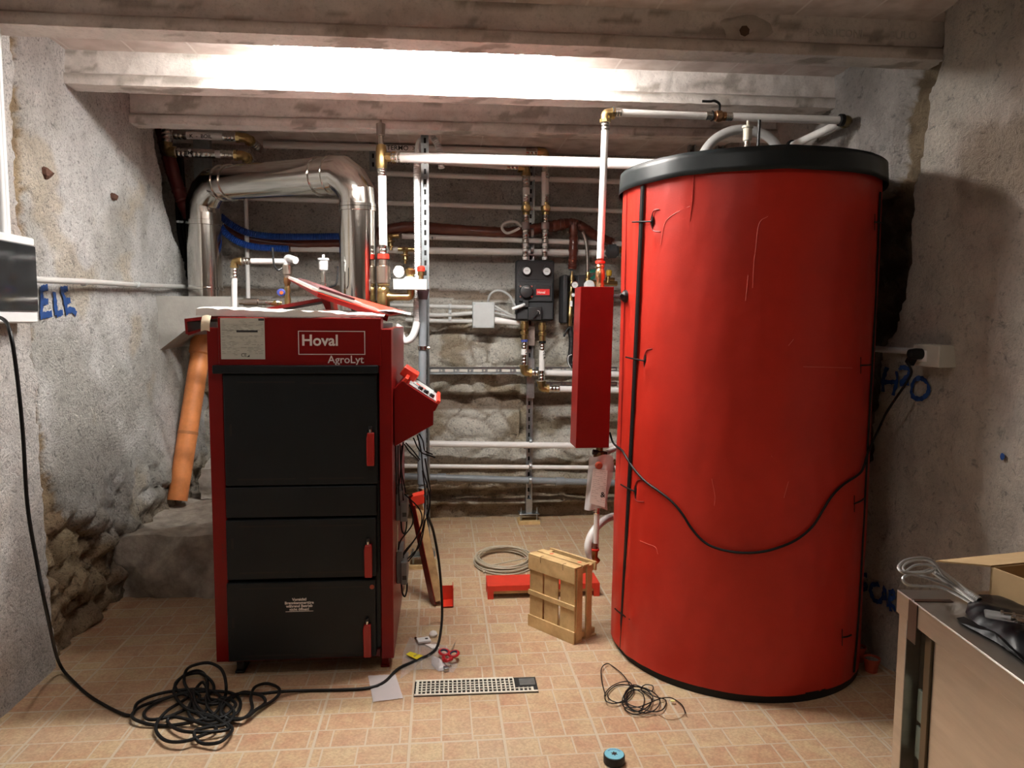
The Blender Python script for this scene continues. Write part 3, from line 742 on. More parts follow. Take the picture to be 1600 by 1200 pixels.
for u_ in (.45, .62, .80):
    c = a+du*(L_*u_)+dn*.004; c.y = YC0+.055
    build('knob', MB().lathe(c, dn, [(0, .011), (.012, .010), (.014, .008)], 14), BLKP, C_)
build('hood', MB().obox(a+du*(L_*.02)+dn*.02+Vector((0, YC0+.26, 0)), du, (0, 1, 0), dn, .035, .09, .02), ORED, C_, bev=.004)
# small grey actuator boxes and their loops of cable on the right side
xs = fx(613.5, 800)
def actuator(yt, yb):
    p0, p1 = PY(615, yt, 3.06), PY(636.5, yb, 3.06)
    A_ = build('damper_motor', MB().box((xs+.001, 3.06, p1.z), (xs+.028, 3.20, p0.z)).box((xs+.02, 3.045, p1.z), (p1.x, 3.19, p0.z-.045)), mat('motor_grey', (.14, .145, .14), .5), T, bev=.004)
    build('motor_label', MB().box((p1.x-.020, 3.0442, p1.z+.022), (p1.x-.003, 3.045, p1.z+.040)), BLKP, A_, smooth=False)
    c = MB()
    c.tube([(xs+.022, 3.06, p1.z+.002), (xs+.026, 3.05, p1.z-.035), (xs+.036, 3.05, p1.z-.052), (xs+.044, 3.055, p1.z-.03), (xs+.046, 3.06, p1.z+.004)], .0035, 8)
    build('motor_cable', c, RUB, A_)
    return A_
actuator(767, 814); actuator(861, 912)
# bundle of cables hanging from the console
cb = MB()
def cab(pts, r=.003): cb.tube(pts, r, 7, 5)
for k, (off_) in enumerate(((618.5, 700, 619, 740, 620, 772), (622, 700, 622, 740, 624, 790), (625, 698, 627, 745, 632, 800), (630, 695, 627, 730, 634, 770), (628, 700, 626, 735, 622, 768))):
    cab([PY(off_[0], off_[1]-4, 3.05+.02*k), PY(off_[2], off_[3], 3.04+.02*k), PY(off_[4], off_[5], 3.05+.01*k)])
cab([PY(632, 694, 3.1), PY(640, 706, 3.12), PY(650, 715, 3.16), PY(654, 720, 3.2)])
cab([PY(634, 692, 3.12), PY(645, 704, 3.15), PY(656, 718, 3.2)])
cab([PY(646, 684, 3.1), PY(653, 700, 3.1), PY(660, 708, 3.12), PY(672, 712, 3.12), PY(680, 715, 3.12)])
cab([PY(655, 678, 3.1), PY(661, 690, 3.1), PY(664, 704, 3.12), PY(676, 710, 3.12)])
cab([PY(652, 680, 3.12), PY(658, 705, 3.12), PY(661, 735, 3.12), PY(668, 760, 3.12), PY(672, 785, 3.12), PY(668, 810, 3.12)])
cab([PY(664, 716, 3.12), PY(668, 740, 3.12), PY(672, 765, 3.12), PY(671, 790, 3.12), PY(667, 806, 3.12)])
cab([PY(660, 735, 3.1), PY(664, 770, 3.1), PY(662, 810, 3.1), PY(650, 840, 3.1), PY(630, 868, 3.08), PY(628, 875, 3.08)])
cab([PY(632, 772, 3.08), PY(655, 795, 3.08), PY(659, 815, 3.08), PY(650, 840, 3.08), PY(632, 862, 3.08), PY(630, 872, 3.08)])
cab([PY(640, 788, 3.08), PY(645, 808, 3.08), PY(643, 822, 3.08), PY(626, 845, 3.08), PY(622, 862, 3.08)])
cab([PY(665, 810, 3.12), PY(657, 850, 3.12), PY(645, 865, 3.12), PY(634, 876, 3.1)])
cab([PY(664, 812, 3.12), PY(652, 856, 3.12), PY(642, 872, 3.12), PY(638, 877, 3.1)])
build('cable_bundle', cb, RUB, T)
# thin sensor tube and bright capillary by the side wall
build('capillary', MB().tube([PY(621, 820, 3.05), PY(621, 840, 3.05), PY(620, 862, 3.05)], .002, 6), CHROME, T)

# loose red casing parts and paper left on top of the boiler
tt = ztop
foam = MB()
def wav(u, v, top):
    px = 306+(600-306)*u
    x = fx(px, 490); y = YBF+.00+.42*v
    lift = .004+.016*abs(fb((u*5, v*3, 2), 3))+.022*(1-u)
    return Vector((x, y+(.02*sin(u*9) if v == 0 else 0), tt+.006+(lift if top else 0)+.010*v*(1 if top else 0)))
foam.grid(lambda u, v: wav(u, v, 1), 36, 8)
foam.grid(lambda u, v: wav(1-u, v, 0), 36, 8)
foam.grid(lambda u, v: wav(u, 0, 0).lerp(wav(u, 0, 1), v), 36, 1)
foam.grid(lambda u, v: wav(0, 1-u, 0).lerp(wav(0, 1-u, 1), v), 8, 1)
solo('packing_sheet', foam, mat('packing_white', (.74, .72, .68), .6, var=.05), 'crumpled white packing sheet lying across the top of the boiler', 'packing sheet')
solo('masking_tape', MB().grid(lambda u, v: PY(316+14*u-3*v, 494+24*v-2*sin(u*3), YBF-.030+.02*(1-v))+Vector((0, -.006*sin(v*4), 0)), 5, 7), mat('cream_tape', (.66, .56, .40), .6), 'torn strip of cream tape hanging off the boiler top at its left corner', 'tape')
# red folded panel resting at the rear left corner
p = PY(318, 515, 3.25)
m_ = MB().prism([PY(288, 498, 3.10), PY(344, 492, 3.10), PY(344, 497, 3.10), PY(292, 503, 3.10), PY(294, 522, 3.10), PY(290, 522, 3.10)], (0, .40, 0))
m_.prism([PY(292, 520, 3.10), PY(318, 512, 3.10), PY(318, 516, 3.10), PY(294, 524, 3.10)], (0, .4, 0))
solo('casing_panel', m_, RED, 'folded red sheet metal casing panel overhanging the left rear of the boiler top', 'panel', smooth=False)
m_ = MB().prism([PY(352, 487, 3.30), PY(415, 481, 3.30), PY(498, 466, 3.30), PY(515, 467, 3.30), PY(518, 488, 3.30), PY(511, 488, 3.30), PY(503, 471, 3.30), PY(418, 486, 3.30), PY(352, 491, 3.30)], (0, .22, 0))
solo('casing_panel', m_, RED, 'bent red sheet metal panel lying flat beneath the tilted lid', 'panel', smooth=False)
# tilted lid: a thin tray seen from below, higher end to the left
Lp = [PY(452, 436, 3.30), PY(640, 489, 3.12), PY(600, 497, 3.00)+Vector((0, 0, .0)), PY(500, 462, 3.02)]
q0, q1, q2, q3 = PY(452, 437, 3.38), PY(636, 489, 3.38), PY(607, 494, 3.02), PY(497, 458, 3.02)
lid = thing('boiler_lid', 'tilted red boiler lid leaning on top of the boiler under papers', 'lid', q2)
n_ = (q1-q0).cross(q3-q0).normalized(); n_ = n_ if n_.z > 0 else -n_
build('lid_sheet', MB().prism([q0, q1, q2, q3], n_*.004), ORED, lid, smooth=False)
build('lid_flange', MB().prism([q3, q2, q2-n_*.022, q3-n_*.016], (0, .003, 0)), RED, lid, smooth=False)
build('lid_flange', MB().prism([q0, q3, q3-n_*.016, q0-n_*.003], (0.003, 0, 0)), RED, lid, smooth=False)
# papers on the lid
def onlid(u, v, h): return q3+(q2-q3)*u+(q0-q3)*v+n_*h
def booklet(u0, u1, v0, v1, h0, h1, m, lab, cat, nm='manual'):
    solo(nm, MB().prism([onlid(u0, v0, h0), onlid(u1, v0, h0), onlid(u1, v1, h0), onlid(u0, v1, h0)], n_*(h1-h0)), m, lab, cat, smooth=False)
booklet(-.08, .62, .02, .85, .005, .016, PAPER, 'stack of white manuals on the tilted red lid', 'manual')
booklet(.0, .5, .0, .7, .017, .026, mat('dark_cover', (.10, .02, .025), .4), 'dark red covered manual topmost on the tilted red lid', 'manual')
booklet(.66, 1.02, .02, .8, .005, .010, FILM, 'clear plastic wallet at the low end of the tilted red lid', 'wallet', 'plastic_wallet')
m_ = MB().grid(lambda u, v: PY(590+52*u, 486+5*u-3*v, 3.00+.35*v)+Vector((0, 0, .004*sin(u*4))), 8, 4)
solo('paper_sheet', m_, PAPER, 'white paper sheet at the right edge of the boiler top', 'paper')

# ============================================================ FLUE
def flue():
    r = .0985
    P1 = PY(561, 470, 3.98); P1t = PY(561, 268, 3.98)
    P2t = PY(320, 287, 4.62); P2 = PY(322, 468, 4.62)
    t = thing('flue_pipe', 'polished steel flue pipe rising from the boiler and bending back to the chimney', 'flue pipe', (P1.x, P1.y, 1.25))
    a = Vector((P1.x, P1.y, 1.25)); top1 = Vector((P1.x, P1.y, P1t.z-.01)); top2 = Vector((P2.x, P2.y, P2t.z-.005))
    d = (top2-top1).normalized()
    def seg(nm, p, q, rr=r): return build(nm, MB().rings([p, q], rr, 40), FLUEM, t)
    seg('pipe', a, top1-Vector((0, 0, .17)))
    seg('pipe', top1+d*.17, top2-d*.17, r*.985)
    seg('pipe', top2-Vector((0, 0, .17)), Vector((top2.x, top2.y, 1.526)))
    def elbow(c, d0, d1):
        m = MB(); pts = []
        p0, p1 = c+d0*.172, c+d1*.172
        k1, k2 = c+d0*.10+d1*.018, c+d1*.10+d0*.018
        k1 = c+d0*.075+d1*.0; k2 = c+d1*.075
        # lobster-back elbow: three straight gores
        m.rings([p0, c+d0*.11, c+d0*.045+d1*.045, c+d1*.11, p1], [r*1.01]*5, 40)
        return build('elbow', m, FLUEM, t, ang=20)
    elbow(top1, Vector((0, 0, -1)), d); elbow(top2, -d, Vector((0, 0, -1)))
    def bandat(p, ax, nm='clamp', rr=r+.006, w_=.012, tab=True):
        ax = ax.normalized()
        c = build(nm, MB().lathe(p-ax*w_, ax, [(0, r*1.0), (.002, rr), (2*w_-.002, rr), (2*w_, r*1.0)], 40), FLUEM, t)
        return c
    for z in (top1.z-.17, 1.49): bandat(Vector((P1.x, P1.y, z)), Vector((0, 0, 1)))
    c = bandat(Vector((P1.x, P1.y, PY(561, 323, 3.88).z)), Vector((0, 0, 1)), w_=.013)
    bandat(top1+d*.172, d, 'bead', w_=.006); bandat(top1+d*.26, d, 'bead', w_=.006); bandat(top2-d*.172, d, 'bead', w_=.006); bandat(top2-d*.24, d, 'bead', w_=.005)
    q = Vector((P2.x, P2.y, PY(322, 345, 4.5).z)); c = bandat(q, Vector((0, 0, 1)), w_=.016)
    build('clamp_bolt', MB().cyl(q+Vector((-.098, -.06, 0)), q+Vector((-.135, -.06, 0)), .007, 10).cyl(q+Vector((-.118, -.085, 0)), q+Vector((-.118, -.03, 0)), .005, 8), STEEL, c)
    bandat(Vector((P2.x, P2.y, PY(322, 450, 4.5).z)), Vector((0, 0, 1)), w_=.008)
    return t
flue()

# ============================================================ BUFFER TANK
TC = Vector((1.262, 2.995, 0)); TR = .506; ZT = 2.005
def ontank(px, py, h=0.0, back=False):
    d = ray(px, py); R = TR+h
    A_ = d.x**2+d.y**2; B_ = -2*(d.x*TC.x+d.y*TC.y); C0 = TC.x**2+TC.y**2-R*R
    D_ = B_*B_-4*A_*C0; D_ = max(D_, 0)
    t = (-B_-sqrt(D_))/(2*A_)
    return EYEP+d*t
def tang(p): return math.atan2(p.y-TC.y, p.x-TC.x)
T = thing('buffer_tank', 'tall cylindrical buffer tank in a red jacket with a black lid rim', 'tank', TC)
tank = T
flaps_px = [(1018, 347), (1008, 562), (991, 766), (984, 967)]
flap_c = [ontank(px+12, py) for px, py in flaps_px]
def jr(th, z):
    r = TR + .004*fb((cos(th)*2.2, sin(th)*2.2, z*1.3), 3) + .0015*fb((cos(th)*9, sin(th)*9, z*7), 3)
    zs = tang(ontank(994, 500))            # the joint by the black strip lets the left edge step in
    dth = (th-zs+pi) % (2*pi)-pi
    r += .004*math.exp(-(dth/.05)**2)
    for fc in flap_c:
        a = (th-tang(fc)+pi) % (2*pi)-pi
        dz = (z-fc.z)
        if abs(dz) < .06 and 0 < a*TR+.035 < .05: r += .010*(1-abs(dz)/.06)*(1-(a*TR+.035)/.05)
    fl_ = ((th-2.9+pi) % (2*pi)-pi); r += .018*max(0, 1-z/1.3)*math.exp(-(fl_/.7)**2)
    sh = .006*sin(z*5+2*th)*math.exp(-((z-.95)/.5)**2)
    return r+sh*.4
mb = MB(); nth, nz = 260, 130
mb.grid(lambda u, v: Vector((TC.x+jr(u*2*pi, .03+(ZT-.03)*v)*cos(u*2*pi), TC.y+jr(u*2*pi, .03+(ZT-.03)*v)*sin(u*2*pi), .03+(ZT-.09)*v)), nth, nz)
build('jacket', mb, REDV, T, ang=60)
build('base_ring', MB().lathe(TC, (0, 0, 1), [(0, TR-.004), (.034, TR-.002), (.036, TR-.03)], 90), RUB, T)
# lid with an overlapping rim band
build('lid', MB().lathe(TC+Vector((0, 0, ZT-.008)), (0, 0, 1), [(0, TR+.004), (.004, TR+.004), (.006, .02)], 96), BLKP, T)
rim = MB()
def rimf(u, v):
    th = u*2*pi; r = TR+.013+.003*fb((cos(th)*3, sin(th)*3, 2), 3)+.006*(1-v); return Vector((TC.x+r*cos(th), TC.y+r*sin(th), ZT-.082+.082*v+.003*fb((cos(th)*4, sin(th)*4, 5), 2)))
rim.grid(rimf, 140, 4)
rim.grid(lambda u, v: Vector((TC.x+(TR+.013-.05*v)*cos(u*2*pi), TC.y+(TR+.013-.05*v)*sin(u*2*pi), ZT)), 140, 1)
ro = build('rim_band', rim, mat('rim_black', (.010, .014, .015), .42, var=.15, scale=10, spec=.3), T); s_ = ro.modifiers.new('thick', 'SOLIDIFY'); s_.thickness = .002
def strip_on_tank(px_py, wd, h, m, nm, par, sub=10):
    P = crom([ontank(px, py, h) for px, py in px_py], sub); mb = MB(); n = len(P)
    for i, p in enumerate(P):
        rad = Vector((p.x-TC.x, p.y-TC.y, 0)).normalized(); t_ = Vector((-rad.y, rad.x, 0))
        R0 = TR
        for s in (-1, -.6, .6, 1):
            q = p+t_*wd*s; v = Vector((q.x-TC.x, q.y-TC.y, 0)).normalized(); rr = TR+h-(.004 if abs(s) == 1 else 0)
            mb.v.append(Vector((TC.x+v.x*rr, TC.y+v.y*rr, p.z)))
    for i in range(n-1):
        for k in range(3): mb.f.append((i*4+k, i*4+k+1, (i+1)*4+k+1, (i+1)*4+k))
    return build(nm, mb, m, par)
strip_on_tank([(1002.5, 290), (996.5, 430), (989, 600), (979, 800), (968, 1014)], .0125, .012, RUB, 'zip_strip', T)
for a_, b_ in (((976, 285), (958, 1005)),):
    strip_on_tank([(979, 300), (975.5, 450), (971, 620), (966, 800), (961, 990)], .003, .006, mat('jacket_fold', (.30, .012, .010), .5), 'fold', T)
strip_on_tank([(1377, 300), (1368, 500), (1356, 720), (1345, 930), (1336, 1050)], .010, .006, RUB, 'zip_strip', T)
ties = [((988, 347), (1018, 346)), ((978, 558), (1007, 564)), ((970, 757), (992, 768)), ((961, 951), (985, 968)),
        ((1367, 347), (1382, 349)), ((1345, 571), (1360, 570)), ((1335, 787), (1350, 779)), ((1316, 996), (1330, 992))]
for i, (a_, b_) in enumerate(ties):
    p, q = ontank(*a_, .016), ontank(*b_, .010 if i < 4 else .014)
    mb = MB().rings(crom([p-(p-TC).normalized()*.0, (p+q)/2+Vector(((p.x+q.x)/2-TC.x, (p.y+q.y)/2-TC.y, 0)).normalized()*.004, q], 4), .0032, 8)
    if i < 4:
        r_ = [ontank(b_[0]+1.5, b_[1]+dy, .004) for dy in (-10, 0, 11)]
        mb.rings(crom(r_, 4), [.001, .002, .0035, .005, .006, .005, .0035, .002, .001], 8)
    else:
        r_ = [ontank(a_[0], a_[1]+dy, .006) for dy in (-13, 13)]
        mb.rings(r_, .0014, 6)
    build('cable_tie', mb, RUB, T)
    if i < 4:     # cut flap in the jacket
        x, y = b_[0], b_[1]
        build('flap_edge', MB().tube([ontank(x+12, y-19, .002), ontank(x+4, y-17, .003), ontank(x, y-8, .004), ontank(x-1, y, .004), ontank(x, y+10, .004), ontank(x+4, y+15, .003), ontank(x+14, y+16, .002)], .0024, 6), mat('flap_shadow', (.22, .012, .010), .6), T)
# jacket overlap crease and some scuffs
build('jacket_crease', MB().tube([ontank(1084, 272, .004), ontank(1082, 310, .004), ontank(1078, 346, .002)], .0018, 6), REDV, T)
SCUFF = mat('jacket_scuff', (.66, .14, .10), .5)
for pts in ([(1032,383),(1038,350),(1052,335),(1078,322)], [(1180,395),(1186,350),(1200,338)], [(1176,450),(1178,410),(1180,396)], [(1112,748),(1117,775),(1116,790)], [(1225,778),(1232,752)], [(1165,470),(1169,430)],
            [(1255,573),(1300,574),(1332,575)], [(1232,540),(1240,530)], [(1000,845),(1012,850),(1024,855),(1028,866)], [(1205,712),(1225,735)]):
    build('scuff', MB().tube([ontank(px, py, .0030) for px, py in pts], .0009, 5), SCUFF, T)
# sensor pocket with its bracket on the left, above the red cover
p = ontank(977, 463, .004); rad = Vector((p.x-TC.x, p.y-TC.y, 0)).normalized()
build('sensor_socket', MB().lathe(p-rad*.004, rad, [(0, .026), (.012, .024), (.02, .014), (.03, .012)], 18), BLKP, T)
# fittings on the lid: air vent with lever valve
v = Vector((1.32, 3.06, ZT)); v = PY(1167, 240, 3.06); v.z = ZT-.004
T2 = thing('air_vent', 'automatic air vent with black lever valve on top of the red tank', 'air vent', v)
build('nipple', MB().lathe(v, (0, 0, 1), [(0, .017), (.05, .017), (.052, .021), (.075, .021), (.077, .015), (.09, .015)], 8), BRASS, T2)
build('valve_body', MB().lathe(v+Vector((0, 0, .09)), (0, 0, 1), [(0, .014), (.01, .018), (.04, .018), (.05, .013), (.065, .013)], 14), CHROME, T2)
build('vent_cup', MB().lathe(v+Vector((0, 0, .152)), (0, 0, 1), [(0, .012), (.006, .018), (.055, .018), (.057, .023), (.066, .023), (.068, .005), (.088, .005)], 16), CREAMP, T2)
build('lever', MB().tube([v+Vector((.012, -.02, .115)), v+Vector((.032, -.03, .125)), v+Vector((.034, -.032, .165)), v+Vector((.036, -.032, .235))], .0065, 8), BLKP, T2)

# ============================================================ PIPEWORK
def ringmb(p, ax, r, l): ax = Vector(ax).normalized(); return MB().lathe(Vector(p)-ax*l/2, ax, [(0, r*.92), (.002, r), (l-.002, r), (l, r*.92)], 16)
def sleeve(p, ax, r, l, par, m=None, nm='press_fitting'):
    ax = Vector(ax).normalized(); p = Vector(p)
    k = MB().lathe(p-ax*l/2, ax, [(0, r*1.12), (l*.12, r*1.22), (l*.30, r*1.22), (l*.36, r*1.12), (l*.45, r*1.22), (l*.62, r*1.22), (l*.68, r*1.12), (l*.78, r*1.22), (l, r*1.2)], 16)
    return build(nm, k, m or CHROME, par)
def elbow(c, d0, d1, r, par, m=None, nm='elbow'):
    c, d0, d1 = Vector(c), Vector(d0).normalized(), Vector(d1).normalized()
    k = MB().rings(arc_path([c+d0*r*2.2, c, c+d1*r*2.2], r*1.6, 6), r*1.25, 16)
    k.lathe(c+d0*r*1.6, d0, [(0, r*1.5), (r*.8, r*1.5)], 8)
    k.lathe(c+d1*r*1.6, d1, [(0, r*1.5), (r*.8, r*1.5)], 8)
    return build(nm, k, m or BRASS, par)
def pipe(nm, lab, cat, pts, r, m, group=None, rad=.05, fit=(), els=(), wr=None, loc=None):
    """pts corner points; fit: list of (index of segment, t) for press fittings; els: corner indices with brass elbows"""
    pts = [Vector(p) for p in pts]
    t = thing(nm, lab, cat, loc or min(pts, key=lambda q: q.z), group)
    if els:
        # straight lengths between elbows
        for i in range(len(pts)-1):
            a, b = pts[i], pts[i+1]; d = (b-a).normalized()
            a2 = a+d*(r*2.0 if i in els else 0); b2 = b-d*(r*2.0 if i+1 in els else 0)
            build('pipe', MB().rings([a2, b2], r, 16), m, t)
        for i in els:
            elbow(pts[i], pts[i-1]-pts[i], pts[i+1]-pts[i], r, t)
            for j in (i-1, i+1):
                d = (pts[j]-pts[i]).normalized(); sleeve(pts[i]+d*r*4.2, d, r, r*3.2, t)
    else:
        build('pipe', MB().rings(arc_path(pts, rad, 8), r, 16), m, t)
    for i, k in fit:
        a, b = pts[i], pts[i+1]; sleeve(a.lerp(b, k), b-a, r, r*3.4, t)
    if wr:      # handwriting on the pipe
        s, px, py, Y, sz = wr
        p = PY(px, py, Y-r-.0015)
        build('handwriting', text_mb(s, sz, .0003, p, bold=.0004), INK, t)
    return t
def valve(p, ax, r, par, lever=None, m=None):
    p, ax = Vector(p), Vector(ax).normalized(); L_ = r*4.4
    v = build('valve', MB().lathe(p-ax*L_/2, ax, [(0, r*1.35), (L_*.2, r*1.35), (L_*.22, r*1.1), (L_*.3, r*1.6), (L_*.5, r*1.85), (L_*.7, r*1.6), (L_*.78, r*1.1), (L_*.8, r*1.35), (L_, r*1.35)], 10), m or BRASS, par)
    if lever:
        q = [p+Vector(d) for d in lever]
        build('lever', MB().rings(crom(q, 4), [.0055]*len(crom(q, 4)), 8), BLKP, v)
    return v
YW = 4.93; YR_ = 4.89
wallpipes = [
 ('overhead white pipe with pen marks, topmost run across the back wall', [PY(412, 226, YR_), PY(852, 238, YR_), PY(851, 322, YR_)], 5.2, WHP, (1,), ('TERMO  >', 604, 234, YR_, .042)),
 ('white pipe just below the marked topmost one, turning down at a brass elbow', [PY(600, 246, YR_), PY(822, 262, YR_), PY(822, 322, YR_)], 5.2, WHP, (1,), ('FREDDO', 606, 256, YR_, .036)),
 ('long thin white pipe crossing the back wall behind the twin risers', [PY(600, 271, YW+.045), PY(972, 284, YW+.045)], 4.2, WHP, (), None),
 ('thin pale pipe crossing the back wall halfway between ceiling and hoses', [PY(345, 308, YW+.045), PY(972, 330, YW+.045)], 3.6, WHP, (), None),
 ('white pipe directly beneath the brown wrapped pipe', [PY(628, 369, YW), PY(972, 381, YW)], 4.0, WHP, (), ('B I', 674, 374, YW, .025)),
 ('white pipe between the blue hose end and the tank on the back wall', [PY(455, 388, YW+.005), PY(965, 396, YW+.005)], 5.0, WHP, (), None),
 ('short white pipe ending behind the black pump unit', [PY(768, 500, YW), PY(812, 504, YW)], 5.5, WHP, (), None),
 ('white pipe leaving the left riser at a brass elbow', [PY(819, 569, YW-.06), PY(819, 582, YW-.06), PY(966, 585, YW-.06)], 4.8, WHP, (1,), None),
 ('white pipe leaving the right riser at a brass elbow', [PY(846, 594, YW-.105), PY(846, 607, YW-.105), PY(966, 610, YW-.105)], 4.8, WHP, (1,), None),
 ('thick white pipe low on the back wall above the thin white one', [PY(622, 693, YW-.03), PY(970, 697, YW-.03)], 5.0, WHP, (), None),
 ('thin white pipe low on the back wall above the grey drain pipe', [PY(622, 728, YW-.01), PY(970, 731, YW-.01)], 3.4, WHP, (), None)]
for lab, pts, px, m_, els, wr in wallpipes:
    pipe('water_pipe', lab, 'pipe', pts, px/1150*YW, m_, 'white pipes on the back wall', els=els, wr=wr)
t = pipe('drain_pipe', 'grey plastic drain pipe running low along the back wall', 'pipe', [PY(618, 744, YW), PY(970, 755, YW)], 5.4/1150*YW, GRP)
for px in (875, 690): build('socket', ringmb(PY(px, 744+(px-618)*.0312, YW), (1, 0, 0), .029, .06), GRP, t)
pipe('vertical_pipe', 'thin white pipe dropping down the back wall left of the flue', 'pipe', [PY(384, 300, YW-.04), PY(388, 470, YW-.04)], 3.2/1150*YW, WHP)
# conduits to the junction box
for (a_, b_, lab) in (((598, 476), (739, 480), 'upper grey conduit entering the junction box from the left'), ((636, 490), (739, 489), 'sagging grey conduit entering the junction box from the left'), ((634, 500), (739, 502), 'lower grey conduit entering the junction box from the left')):
    pts = [PY(*a_, YW+.02), PY((a_[0]+b_[0])/2, (a_[1]+b_[1])/2+(3 if 'sag' in lab else .5), YW+.02), PY(*b_, YW+.02)]
    tt_ = thing('conduit', lab, 'conduit', pts[0], 'conduits at the junction box')
    build('tube', MB().tube(pts, 3.4/1150*YW, 10, 4), CONDM, tt_)
    build('clip', ringmb(PY(703, 499 if b_[1] > 500 else (488 if b_[1] > 485 else 479), YW+.02), (1, 0, 0), .019, .02), LGR, tt_)
pipe('conduit', 'grey conduit leaving the junction box to the right', 'conduit', [PY(773, 503, YW+.02), PY(812, 503, YW+.02)], 3.2/1150*YW, CONDM)
jb = thing('junction_box', 'square grey junction box on the back wall left of the pump unit', 'junction box', PY(756, 514, YW))
a_, b_ = PY(738.5, 513, YW-.04), PY(773, 472, YW-.04)
build('housing', MB().box((a_.x, YW-.035, a_.z), (b_.x, YW+.06, b_.z)), LGR, jb, bev=.004)
build('cover', MB().box((a_.x+.003, YW-.045, a_.z+.003), (b_.x-.003, YW-.033, b_.z-.003)), LGR, jb, bev=.003)
for x in (a_.x+.012, b_.x-.012):
    for z in (a_.z+.012, b_.z-.012): build('screw', MB().lathe((x, YW-.045, z), (0, -1, 0), [(0, .006), (.002, .006)], 10), STEEL, jb)
# grey cables from the junction box to the pumps
GRC = mat('grey_cable', (.36, .36, .35), .5)
ci = 0
for pts, lab in (([(762, 473), (765, 462), (773, 455), (785, 455), (797, 463), (804, 476), (808, 482)], 'grey cable looping up from the junction box to the pump unit'),
            ([(773, 478), (785, 485), (796, 492), (806, 495)], 'uppermost of the grey cables fanning right from the junction box'),
            ([(773, 483), (788, 487), (798, 492), (806, 493)], 'middle one of the grey cables fanning right from the junction box'),
            ([(773, 489), (786, 492), (798, 495), (808, 497)], 'lowest of the grey cables fanning right from the junction box')):
    solo('cable', MB().tube([PY(x, y, YW-.02-.02*(i > 0)) for i, (x, y) in enumerate(pts)], .008, 8, 6), GRC, lab, 'cable', 'cables at the junction box')

# blue sleeved hoses and the red-brown wrapped pipe
def corr(pts, r, m, nm, lab, cat, Y=None, group=None, amp=.10, pitch=.012):
    P = crom(pts, 24); L_ = 0; rs = [r]; out = [P[0]]
    # resample by length
    tot = sum((P[i+1]-P[i]).length for i in range(len(P)-1)); n = max(8, int(tot/(pitch/2)))
    cum = [0]
    for i in range(len(P)-1): cum.append(cum[-1]+(P[i+1]-P[i]).length)
    out = []; j = 0
    for k in range(n+1):
        s = tot*k/n
        while j < len(cum)-2 and cum[j+1] < s: j += 1
        f = (s-cum[j])/max(1e-9, cum[j+1]-cum[j]); out.append(P[j].lerp(P[j+1], f))
    return solo(nm, MB().rings(out, [r*(1+amp*(-1)**k) for k in range(n+1)], 12), m, lab, cat, group)
YH = 4.86
corr([PY(x, y, YH) for x, y in ((345, 338), (360, 350), (385, 363), (420, 369), (470, 370), (540, 369))], 5.0/1150*YH, BLUEH, 'blue_hose', 'upper blue hose curving away behind the flue', 'hose', group='blue hoses')
corr([PY(x, y, YH-.02) for x, y in ((343, 352), (352, 364), (372, 378), (400, 386), (451, 389))], 5.0/1150*YH, BLUEH, 'blue_hose', 'lower blue hose ending at a white pipe', 'hose', group='blue hoses')
def wrapped(pts, r, lab, nm='insulated_pipe', m=WRAP, seed=1):
    P = crom(pts, 14); rs = [r*(1+.16*fb((i*.45, seed, 0), 3)+.05*fb((i*1.7, seed, 4), 2)) for i in range(len(P))]
    return P, rs
t = thing('insulated_pipe', 'brown foil wrapped pipe crossing the back wall and branching down', 'pipe', PY(880, 360, YH))
P, rs = wrapped([PY(x, y, 4.945) for x, y in ((352, 352), (390, 372), (450, 381), (540, 379), (600, 362), (640, 355), (700, 359), (790, 364), (850, 356), (882, 350))], 9.2/1150*YH, '')
build('wrap', MB().rings(P, rs, 14), WRAP, t)
P, rs = wrapped([PY(x, y, 4.92) for x, y in ((875, 350), (893, 349), (908, 354), (930, 368), (957, 380))], 8.0/1150*YH, '', seed=4)
build('wrap', MB().rings(P, rs, 14), WRAP, t)
P, rs = wrapped([PY(x, y, 4.90) for x, y in ((896, 352), (896, 380), (895, 410), (894, 421))], 7.0/1150*YH, '', seed=8)
build('wrap', MB().rings(P, rs, 14), WRAP, t)
# small brass drain valves on the wall
def smallcock(nm, lab, pts, Y):
    x0, y0, x1, y1 = pts
    t = thing(nm, lab, 'valve', PY(x1, y1, Y), 'brass drain taps left of the strut')
    a, b = PY(x0, y0, Y), PY(x1, y1, Y); L_ = (a-b).length
    build('tap_body', MB().lathe(a, b-a, [(0, .018), (L_*.15, .024), (L_*.3, .016), (L_*.42, .016), (L_*.44, .032), (L_*.5, .032), (L_*.52, .016), (L_*.75, .020), (L_*.8, .010), (L_, .010)], 12), BRASS, t)
    build('side_tee', MB().cyl(a+Vector((-.05, 0, -.01)), a+Vector((.06, 0, -.01)), .014, 12), BRASS, t)
    return t
smallcock('drain_tap', 'brass drain tap at the end of the upper short white pipe', (609, 366, 611, 391), YW-.03)
smallcock('drain_tap', 'brass drain tap hanging from the white pipe above the pressure gauge', (634, 387, 633, 412), YW-.04)

